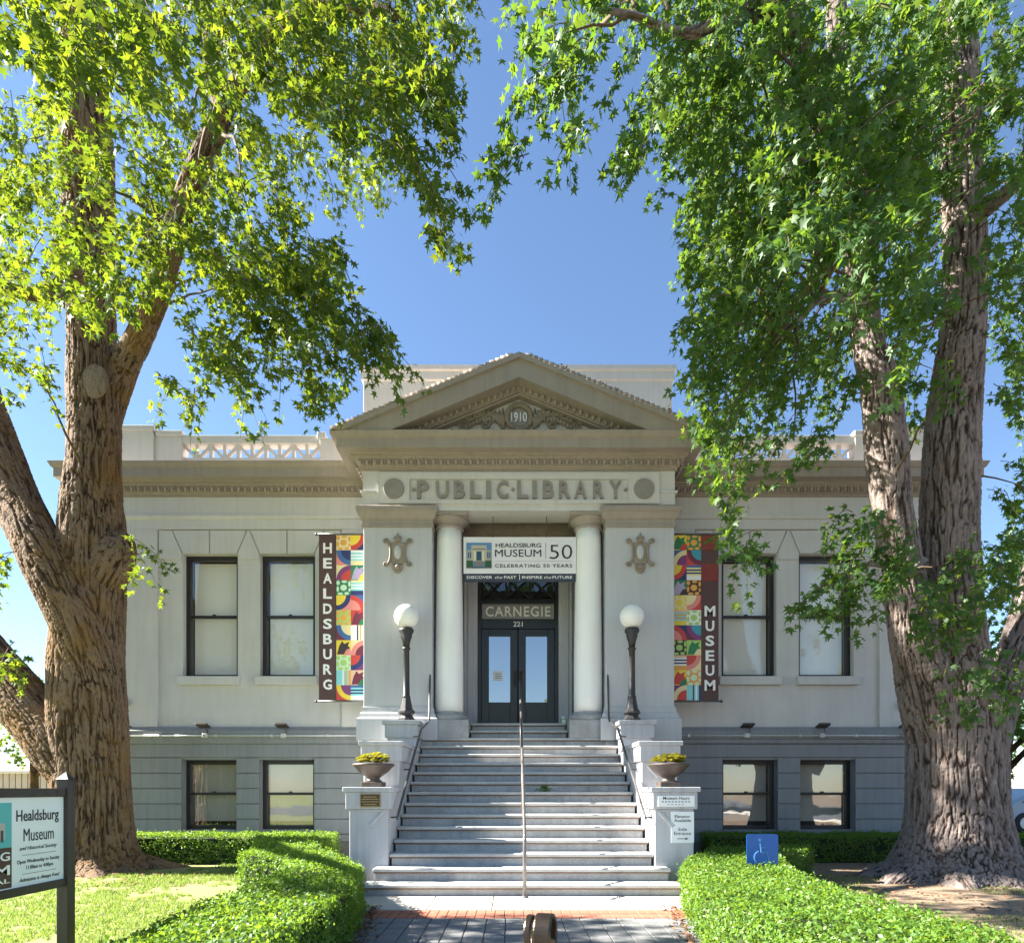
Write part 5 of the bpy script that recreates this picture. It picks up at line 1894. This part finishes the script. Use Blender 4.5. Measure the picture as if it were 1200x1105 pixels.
# pruning scar
c = P(111, 447, 11.2 - 0.33)
MB().ellipsoid((c.x, c.y, c.z), (0.23, 0.06, 0.29), 24, 14).build('pruning_scar', 'scar', left, smooth=True)
xyL = (tl.x, tl.y)
W = lambda *a, **k: region(*a, g=g, **k)
regsL = [
    W([(-10, -20), (240, -20), (215, 60), (170, 110), (60, 95), (-10, 70)], 5.3, 6.8, 3.2),
    W([(190, -30), (545, -30), (540, 50), (528, 110), (465, 150), (360, 130), (240, 110)], 7.0, 9.6, 3.0, hole=0.15),
    W([(330, 110), (528, 90), (525, 190), (490, 215), (440, 190), (370, 165)], 6.8, 8.8, 2.2),
    W([(470, 190), (532, 170), (528, 225), (516, 290), (495, 270), (480, 235)], 6.8, 8.2, 1.2),
    W([(300, 150), (400, 150), (450, 200), (420, 235), (370, 225), (320, 205)], 10.5, 13.5, 1.3, hole=0.2),
    W([(220, 195), (310, 205), (370, 260), (400, 305), (380, 350), (280, 340), (210, 300)], 7.6, 9.6, 2.4, hole=0.1),
    W([(260, 310), (400, 305), (440, 365), (462, 415), (420, 425), (350, 410), (280, 390)], 7.6, 9.6, 2.4),
    W([(380, 395), (465, 400), (462, 440), (420, 430), (385, 460), (370, 430)], 7.6, 9.2, 0.9),
    W([(190, 340), (300, 360), (350, 420), (330, 455), (280, 440), (230, 420)], 7.4, 9.2, 1.5, hole=0.2),
    W([(255, 420), (300, 440), (290, 470), (245, 470)], 7.6, 8.8, 0.8),
    W([(335, 440), (375, 440), (368, 480), (345, 470)], 7.6, 8.8, 0.9),
    W([(170, 440), (225, 455), (205, 480)], 7.8, 9, 0.9),
    W([(478, 225), (538, 215), (530, 290), (508, 290)], 6.9, 8.0, 1.3),
    W([(440, 395), (472, 405), (470, 440), (450, 432)], 7.6, 9.0, 1.2),
    W([(355, 440), (392, 430), (385, 475), (362, 480)], 7.6, 9.0, 1.1),
    W([(265, 440), (302, 445), (296, 480), (272, 480)], 7.6, 9.0, 1.0),
    W([(310, 400), (365, 410), (350, 450), (318, 440)], 7.6, 9.0, 1.0),
    W([(215, 470), (250, 465), (240, 492), (220, 490)], 7.8, 9.0, 0.8),
    W([(-10, 130), (90, 110), (95, 330), (60, 390), (-10, 400)], 9.5, 13.0, 1.5, hole=0.25),
    W([(-10, 250), (85, 270), (160, 330), (150, 370), (60, 370), (-10, 330)], 7.0, 8.8, 1.5),
    W([(60, 120), (170, 120), (200, 290), (190, 350), (90, 340), (70, 240)], 7.2, 9.1, 1.0, hole=0.15),
    W([(140, 100), (300, 120), (290, 190), (220, 290), (150, 300)], 9.8, 12.5, 1.5, hole=0.2),
    W([(130, 250), (210, 260), (200, 350), (140, 350)], 7.6, 9.0, 1.4),
    W([(-10, 400), (70, 400), (85, 440), (40, 470), (-10, 480)], 8.0, 10.0, 0.9, hole=0.3),
    W([(150, 640), (182, 650), (172, 678), (150, 672)], 10.2, 10.6, 0.7),
    W([(-10, 765), (38, 770), (30, 790), (-10, 790)], 8.4, 8.8, 1.5),
    W([(-10, 640), (25, 650), (10, 680), (-10, 680)], 8.8, 10.5, 0.8),
]
regsL += [
    W([(60, -20), (330, -20), (300, 110), (120, 120)], 9.5, 12.5, 0.6),
    W([(300, -20), (515, -20), (500, 90), (380, 120), (300, 90)], 9.0, 11.5, 1.0, hole=0.15),
    W([(220, 230), (380, 280), (400, 380), (280, 380), (200, 320)], 9.6, 11.5, 0.9, hole=0.2),
]
exL = np.vstack([shell((-6.3, 9.3, 14.2), (5.2, 4.8, 3.6), 170, g, off_frame), shell((-8.0, 6.5, 15.0), (3.0, 3.0, 2.4), 30, g, off_frame),
                 shell((-8.2, 6.7, 5.6), (1.7, 0.95, 1.1), 95, g, off_frame)])  # last shell: unseen low leaf cluster added to cast shade on the walk
foliage(left, regsL, xyL, limbsL, 'leafL', g, exL, 70)

# ------------------------------------------------ right tree
g = np.random.default_rng(57)
D0 = 10.3
tr_ = P(1120, 1028, D0)
right = thing('sweetgum_tree', 'huge sweetgum with grey furrowed trunk and two upright stems right of the stairs', 'tree', (tr_.x, tr_.y, 0))
trunkR = limb_px([(1120, 1042, 89.2, D0), (1120, 1012, 71.0, D0), (1121, 978, 55.5, D0), (1121, 920, 51.0, D0), (1120, 860, 49.1, D0), (1119, 810, 43.7, D0), (1117, 760, 32.8, D0)])
stem1 = limb_px([(1100, 860, 33.8, D0), (1084, 800, 29.4, 10.2), (1070, 740, 24.9, 10.1), (1058, 670, 21.4, 10.0), (1046, 600, 20.5, 10.0), (1039, 530, 22.2, 10.0), (1032, 455, 20.5, 10.0),
                 (1018, 405, 16.9, 10.0), (1010, 340, 16.0, 10.0), (1002, 220, 14.2, 10.0), (985, 80, 12.5, 9.9), (975, -80, 8.9, 9.8), (970, -220, 4.5, 9.8)])
stem2 = limb_px([(1135, 870, 35.6, D0), (1128, 800, 33.8, D0), (1118, 730, 30.3, D0), (1113, 650, 30.3, D0), (1113, 560, 29.4, D0), (1118, 480, 27.6, D0), (1127, 390, 23.1, D0), (1131, 300, 21.4, D0),
                 (1128, 200, 20.5, D0), (1126, 100, 19.6, D0), (1122, 0, 17.8, D0), (1122, -150, 13.3, D0), (1120, -300, 6.2, D0)])
stem3 = limb_px([(1150, 890, 23.1, 10.5), (1168, 830, 21.4, 10.6), (1190, 770, 20.5, 10.7), (1215, 690, 19.6, 10.8), (1245, 560, 17.8, 10.9), (1260, 380, 14.2, 11), (1270, 150, 8.9, 11)])
limb4 = limb_px([(1006, 300, 11, 9.9), (985, 220, 11, 9.0), (955, 120, 12, 8.0), (938, 60, 12, 7.4), (915, 15, 13, 7.0), (885, 2, 12, 6.7), (850, 22, 8, 6.5), (800, 40, 6, 6.4), (740, 18, 4, 6.3), (690, 10, 3, 6.2)])
limb5 = limb_px([(1012, 355, 7, 9.8), (985, 348, 5, 9.2), (960, 350, 5, 8.7), (938, 372, 4, 8.3), (905, 400, 3, 8.0)])
limb6 = limb_px([(1138, 255, 12, 10.2), (1160, 240, 10, 9.9), (1180, 225, 8, 9.6), (1230, 180, 6, 9.2)])
limb7 = limb_px([(1080, 660, 8, 10.0), (1060, 670, 5, 9.4), (1020, 660, 4, 8.8), (970, 680, 3, 8.3)])
roots = []
for a, l in ((-0.3, 1.2), (-0.95, 1.0), (-1.55, 0.95), (-2.2, 1.1), (-2.85, 1.6), (2.9, 1.3), (0.5, 1.0), (1.4, 0.8)):
    r_ = []
    for t in np.linspace(0, 1, 6):
        q_ = 0.5 + l * t
        r_.append((tr_.x + q_ * math.cos(a + 0.2 * t), tr_.y + q_ * math.sin(a + 0.2 * t), 0.16 * (1 - t) ** 2 - 0.17 - 0.02 * t, 0.36 * (1 - t) ** 0.8 + 0.08))
    roots.append(smooth_path(r_, 3))
limbsR = [trunkR, stem1, stem2, stem3, limb4, limb5, limb6, limb7]
woody('trunk', limbsR + roots, 'barkR', right, 0.0165, 0.028, 21.0, 2.3, 11.0)
xyR = (tr_.x, tr_.y)
regsR = [
    W([(612, -30), (760, -30), (740, 60), (690, 90), (645, 80), (612, 60)], 6.0, 7.8, 2.0, hole=0.15),
    W([(592, 80), (640, 70), (630, 130), (606, 190), (592, 195)], 6.2, 7.4, 1.5),
    W([(640, 70), (700, 80), (690, 130), (668, 160), (645, 110)], 6.2, 7.6, 1.4),
    W([(700, 70), (780, 60), (775, 140), (742, 195), (728, 120)], 6.2, 7.6, 1.6),
    W([(580, 180), (605, 170), (598, 215), (584, 215)], 6.2, 7.2, 1.3),
    W([(660, 140), (688, 130), (682, 170), (665, 170)], 6.2, 7.2, 1.2),
    W([(728, 190), (762, 180), (748, 225), (732, 225)], 6.2, 7.2, 1.3),
    W([(785, 130), (815, 150), (812, 250), (795, 240)], 7.0, 8.4, 1.3),
    W([(760, -30), (960, -30), (960, 60), (900, 90), (800, 100), (760, 60)], 6.0, 8.2, 2.6),
    W([(770, 60), (900, 70), (900, 200), (830, 230), (805, 190), (780, 140)], 7.0, 9.5, 2.2, hole=0.1),
    W([(818, 190), (900, 180), (900, 330), (840, 380), (818, 330), (818, 260)], 7.2, 9.8, 2.3, hole=0.1),
    W([(808, 360), (900, 320), (960, 360), (960, 440), (880, 460), (815, 440)], 7.0, 9.0, 2.8),
    W([(800, 400), (860, 400), (860, 500), (825, 500), (803, 450)], 6.9, 8.4, 1.4),
    W([(820, 480), (960, 440), (960, 520), (900, 540), (850, 560), (825, 540)], 7.2, 9.2, 1.8, hole=0.1),
    W([(840, 540), (900, 530), (895, 600), (880, 650), (850, 620)], 7.0, 8.4, 1.2),
    W([(865, 630), (892, 630), (888, 690), (872, 680)], 7.0, 8.0, 0.9),
    W([(915, 520), (950, 510), (945, 590), (925, 570)], 7.6, 9.0, 1.0),
    W([(900, 60), (1090, -30), (1100, 150), (1080, 240), (900, 240)], 6.4, 9.4, 3.0),
    W([(880, 200), (1060, 210), (1070, 320), (1030, 350), (960, 330), (890, 310)], 5.6, 7.4, 3.0),
    W([(930, 130), (1090, 140), (1080, 260), (940, 250)], 6.2, 8.4, 2.4),
    W([(1025, 290), (1110, 280), (1125, 340), (1085, 410), (1050, 400), (1035, 350)], 5.6, 7.0, 1.9),
    W([(1040, -30), (1210, -30), (1210, 130), (1150, 160), (1140, 60), (1080, 60)], 7.0, 9.8, 2.2),
    W([(1150, 100), (1210, 100), (1210, 330), (1165, 320), (1150, 220)], 7.2, 9.6, 2.0, hole=0.1),
    W([(1160, 300), (1210, 300), (1210, 500), (1165, 470)], 9.0, 12.5, 2.2, hole=0.1),
    W([(1085, 150), (1150, 150), (1150, 260), (1085, 260)], 10.8, 13, 1.2, hole=0.2),
    W([(960, 380), (1000, 380), (1000, 470), (960, 480)], 10.2, 12.0, 1.2, hole=0.2),
    W([(1020, 440), (1080, 400), (1090, 500), (1070, 540), (1050, 480)], 10.6, 12.0, 1.2, hole=0.1),
    W([(975, 420), (1005, 420), (1000, 480), (980, 500)], 8.2, 9.2, 1.0),
    W([(1050, 430), (1130, 420), (1120, 470), (1060, 470)], 8.4, 9.4, 1.3),
    W([(945, 660), (985, 600), (1050, 615), (1075, 660), (1040, 690), (1000, 690), (960, 700)], 7.6, 8.8, 1.8),
    W([(935, 690), (985, 670), (1010, 700), (990, 740), (965, 740), (940, 725)], 7.6, 8.6, 1.2),
    W([(1060, 660), (1130, 670), (1130, 730), (1080, 750), (1060, 700)], 8.0, 9.2, 1.7),
    W([(1110, 650), (1210, 630), (1210, 700), (1140, 720)], 8.0, 9.2, 2.0),
    W([(1100, 780), (1210, 770), (1210, 800), (1130, 815)], 8.0, 9.0, 2.0),
    W([(1165, 560), (1210, 540), (1210, 640), (1175, 640)], 9.5, 12.0, 1.5, hole=0.1),
    W([(1165, 630), (1210, 640), (1210, 690), (1170, 690)], 10.8, 12.5, 1.2, hole=0.1),
]
regsR += [
    W([(790, 40), (1000, 0), (1000, 200), (820, 260), (800, 150)], 9.6, 12.0, 1.6, hole=0.1),
    W([(805, 220), (1000, 200), (1000, 340), (860, 400), (810, 330)], 9.6, 12.2, 1.6, hole=0.1),
    W([(830, 360), (1000, 340), (985, 470), (850, 480)], 9.4, 11.6, 1.3, hole=0.15),
    W([(1010, 20), (1100, 20), (1100, 260), (1020, 330)], 9.6, 11.4, 1.8, hole=0.05),
    W([(1030, 330), (1095, 330), (1090, 440), (1050, 440)], 9.8, 11.4, 1.3),
    W([(1060, 60), (1120, 60), (1115, 330), (1075, 330)], 8.6, 9.8, 1.2),
]
exR = np.vstack([shell((6.0, 9.5, 14.0), (5.0, 4.8, 3.8), 130, g, off_frame), shell((11.5, 10.0, 9.0), (3.2, 3.8, 4.2), 60, g, off_frame)])
foliage(right, regsR, xyR, limbsR, 'leafR', g, exR, 80)


# ------------------------------------------------ smaller background trees
def small_tree(x, y, h, rc, label, seed, lean=0.0, tr=0.16, n=130, mat='leafR', leafsz=(0.14, 0.22)):
    g_ = np.random.default_rng(seed)
    t = thing('street_tree', label, 'tree', (x, y, 0), 'background trees')
    pts = smooth_path([(x, y, -0.1, tr * 1.3), (x + lean * 0.2, y, h * 0.2, tr), (x + lean * 0.6, y, h * 0.4, tr * 0.8), (x + lean, y, h * 0.7, tr * 0.5), (x + lean, y, h * 0.95, 0.03)])
    lb = [pts]
    for k in range(6):
        a = k * 1.1 + seed
        z = h * (0.28 + 0.07 * k)
        lb.append(smooth_path([(x + lean * z / h, y, z, tr * 0.45), (x + rc * 0.4 * math.cos(a), y + rc * 0.4 * math.sin(a), z + rc * 0.35, tr * 0.3), (x + rc * 0.85 * math.cos(a), y + rc * 0.85 * math.sin(a), z + rc * 0.6, 0.02)]))
    m = MB()
    for L_ in lb:
        m.tube([tuple(q_[:3]) for q_ in L_], [float(q_[3]) for q_ in L_], 10)
    m.build('trunk', 'barkL', t, smooth=True)
    an = shell((x + lean, y, h * 0.68), (rc, rc, h * 0.34), n, g_, lambda p: True)
    pos, d, nn, s_, stems = sprays(an, (x, y), g_, leaf=leafsz, nl=16)
    leaf_mesh('crown', pos, d, nn, s_, mat, t)
    return t


small_tree(11.95, 16.0, 6.2, 2.3, 'small dark-trunked tree by the street right of the big right trunk', 5, 0.3, 0.17, 130)
small_tree(-22.0, 30.0, 6.6, 2.2, 'distant round tree seen through the fork of the left trunk', 6, 0, 0.2, 120, 'leafL')
small_tree(19.5, 27.0, 6.5, 2.8, 'distant street tree beyond the parked car at right', 8, 0, 0.2, 140)

structure(MB().box(-200, 200, -24, -9, -0.2, 0.012).build('front_street', 'asphalt'))
for k, (x_, y_, h_) in enumerate(((-13, -27, 9.0), (-4.5, -29, 8.0), (5, -27, 9.5), (13.5, -28, 8.5))):
    small_tree(x_, y_, h_, 3.4, ('leafy street tree across the front road mirrored in the leftmost windows', 'lower street tree across the front road mirrored left of the door',
                                 'tallest street tree across the front road mirrored right of the door', 'leafy street tree across the front road mirrored in the rightmost windows')[k],
               40 + k, 0.2, 0.2, 110, 'leafL', (0.22, 0.34))

# ------------------------------------------------ lawn grass and litter
g = np.random.default_rng(91)


def blades(n, lo, hi, keep, hgt, name, label, mat='grass'):
    p = g.uniform(lo, hi, (n, 2))
    p = p[keep(p)]
    k = len(p)
    a = g.uniform(0, 6.28, k)
    h = hgt * g.uniform(0.5, 1.3, k)
    w = 0.005 * g.uniform(0.8, 1.6, k)
    lean = g.normal(0, 0.45, (k, 2)) * h[:, None]
    V = np.zeros((k, 3, 3))
    V[:, 0, :2] = p + np.column_stack([np.cos(a), np.sin(a)]) * w[:, None]
    V[:, 1, :2] = p - np.column_stack([np.cos(a), np.sin(a)]) * w[:, None]
    V[:, 2, :2] = p + lean
    V[:, 2, 2] = h
    o = raw(name, V.reshape(-1, 3), np.arange(3 * k).reshape(-1, 3), mat, kind='stuff')
    o['label'] = label
    o['category'] = 'grass'
    return o


def keep_left(p):
    v = 0.7 * vnoise(np.column_stack([p * 0.9, np.zeros(len(p))])) + 0.6 * vnoise(np.column_stack([p * 3.3, np.ones(len(p))])) + 0.5 * vnoise(np.column_stack([p * 11, np.ones(len(p))]))
    d = np.hypot(p[:, 0] - tl.x, p[:, 1] - tl.y)
    return (v > -0.30 + 0.9 * np.clip(1.5 - d, 0, 1)) & (d > 0.75) & ~((p[:, 0] > -2.4) & (p[:, 1] < 7.4)) & ~((p[:, 0] > -3.0) & (p[:, 1] >= 7.4))


def keep_right(p):
    v = vnoise(np.column_stack([p * 0.9, np.zeros(len(p)) + 7]))
    d = np.hypot(p[:, 0] - tr_.x, p[:, 1] - tr_.y)
    return (v > 0.05 + 0.4 * np.clip(2.5 - d, 0, 1)) & (d > 0.95)


blades(130000, (-11, 4.0), (-2.3, 12.0), keep_left, 0.045, 'lawn_grass', 'short sunlit grass of the left lawn')
blades(40000, (3.0, 4.0), (11, 12.3), keep_right, 0.035, 'sparse_grass', 'thin patchy grass on the bare soil at right')


def litter(n, fn, name, label, sz=(0.03, 0.06)):
    V, T = [], []
    for i in range(n):
        x, y = fn()
        a, l = g.uniform(0, 6.28), g.uniform(*sz)
        c_, s_ = math.cos(a) * l, math.sin(a) * l
        z = 0.022
        o = len(V)
        V += [(x, y, z), (x + c_, y + s_, z + g.uniform(0, 0.03)), (x + c_ - s_ * 0.6, y + s_ + c_ * 0.6, z + g.uniform(0, 0.02)), (x - s_ * 0.7, y + c_ * 0.7, z + g.uniform(0.0, 0.03))]
        T.append((o, o + 1, o + 2, o + 3))
    o = raw(name, np.array(V), np.array(T), 'litter', kind='stuff')
    o['label'] = label
    o['category'] = 'leaf litter'


litter(900, lambda: (g.uniform(3.3, 10), g.uniform(4.5, 12)), 'leaf_litter', 'dry brown leaves scattered on the soil around the right tree')
litter(260, lambda: (tl.x + g.normal(0.3, 1.3), tl.y - abs(g.normal(0, 1.2)) - 0.5), 'leaf_litter', 'dry brown leaves scattered around the roots of the left tree')


def walk_edge():
    y = g.uniform(4.5, 7.6)
    s = g.choice([-1, 1])
    e = -1.42 - 0.12 * max(0, y - 5.8) if s < 0 else 1.63 + 0.16 * max(0, y - 5.8)
    return (e - s * abs(g.normal(0, 0.07)), y)


litter(420, walk_edge, 'leaf_litter', 'reddish dry leaves gathered along the foot of the walk hedges', (0.02, 0.045))

V, T = [], []
for q_ in range(130):
    i = int(g.integers(1, 15))
    hw_ = 1.7
    x = XC + (g.uniform(-hw_, hw_) if g.random() < 0.5 else g.choice([-1, 1]) * (hw_ - abs(g.normal(0, 0.25))))
    y = Y1 + (i - 1) * TR + g.uniform(0.08, 0.28)
    l, a = g.uniform(0.012, 0.035), g.uniform(0, 6.28)
    z, c_, s_ = i * RI + 0.002, math.cos(a), math.sin(a)
    o = len(V)
    V += [(x, y, z), (x + l * c_, y + l * s_, z + g.uniform(0, .015)), (x + l * (c_ - s_ * 0.6), y + l * (s_ + c_ * 0.6), z + g.uniform(0, .01)), (x - l * s_ * 0.7, y + l * c_ * 0.7, z)]
    T.append((o, o + 1, o + 2, o + 3))
raw('leaf_litter', np.array(V), np.array(T), 'litter', ST, kind='stuff')

# weeds in the step joints
wd = thing('stair_weed', 'small green weed growing in a joint on the right half of the stairs', 'weed', (XC + 0.42, Y1 + 8 * TR + 0.02, 8 * RI))
pts, nn = [], []
for i in range(40):
    pts.append((XC + 0.42 + g.normal(0, 0.06), Y1 + 8 * TR - abs(g.normal(0, 0.03)), 8 * RI + abs(g.normal(0, 0.05)) + 0.01))
    nn.append((0, -1, 0.5))
leafs(np.array(pts), np.array(nn, float), g, 0.05, 'box', 'leaf_tuft', wd)
MB().tube([(XC + 0.42, Y1 + 8 * TR + 0.01, 8 * RI), (XC + 0.43, Y1 + 8 * TR - 0.03, 8 * RI + 0.09)], 0.004, 5).build('stem', 'twig', wd)

# ================================================================== background
sh = thing('background_shed', 'low pale pink corrugated building beyond the left tree', 'building', (-32, 38, 0))
for i in range(46):
    x = -40 + i * 0.36
    MB().box(x, x + 0.30, 37.9, 38.1, 0, 2.35).build('wall_panel', 'shed', sh)
MB().box(-40.2, -23.3, 38.05, 46, 0, 2.33).build('wall', 'shed', sh)
MB().add([(-40.4, 37.6, 2.36), (-23.1, 37.6, 2.36), (-23.1, 46, 3.0), (-40.4, 46, 3.0), (-40.4, 37.6, 2.46), (-23.1, 37.6, 2.46), (-23.1, 46, 3.1), (-40.4, 46, 3.1)],
         [(0, 3, 2, 1), (4, 5, 6, 7), (0, 1, 5, 4), (1, 2, 6, 5), (2, 3, 7, 6), (3, 0, 4, 7)]).build('roof', 'shedroof', sh)

car = thing('parked_car', 'pale blue car parked on the street beyond the right tree', 'car', (17.2, 21.0, 0))
prof = [(-2.1, 0.30), (2.15, 0.30), (2.2, 0.55), (2.1, 0.75), (1.2, 0.90), (0.55, 1.36), (-0.9, 1.42), (-1.75, 0.98), (-2.15, 0.92), (-2.2, 0.5)]
MB().xz([(17.2 + a, z) for a, z in prof], 20.15, 21.85).build('body', 'carpaint', car, bevel=0.08)
for yy in (20.14, 21.86):
    MB().xz([(17.2 + a, z) for a, z in [(1.0, 0.93), (0.48, 1.30), (-0.85, 1.35), (-1.45, 0.98)]], yy - 0.01, yy + 0.01).build('side_window', 'dark', car)
for a in (-1.35, 1.35):
    for yy in (20.1, 21.7):
        MB().lathe([(0.32, 0), (0.33, 0.03), (0.33, 0.17), (0.32, 0.2)], 0, 0, 0, 20)
        w = MB().lathe([(0.30, 0), (0.33, 0.03), (0.33, 0.17), (0.30, 0.2)], 0, 0, 0, 20)
        w.v = [(17.2 + a + x, yy + z, 0.345 + y) for x, y, z in w.v]
        wo_ = w.build('wheel', 'rubber', car)
        h_ = MB().lathe([(0.19, -0.01), (0.19, 0.21)], 0, 0, 0, 14)
        h_.v = [(17.2 + a + x, yy + z, 0.345 + y) for x, y, z in h_.v]
        h_.build('hub', 'galv', wo_)
MB().box(15.02, 15.08, 20.4, 20.7, 0.62, 0.76).build('headlight', 'signwhite', car)
kb = structure(MB().box(13.0, 13.2, -60, 200, 0, 0.13).build('kerb', 'concrete', bevel=0.02))

for o in bpy.data.objects:
    if '_o' in o:
        del o['_o']
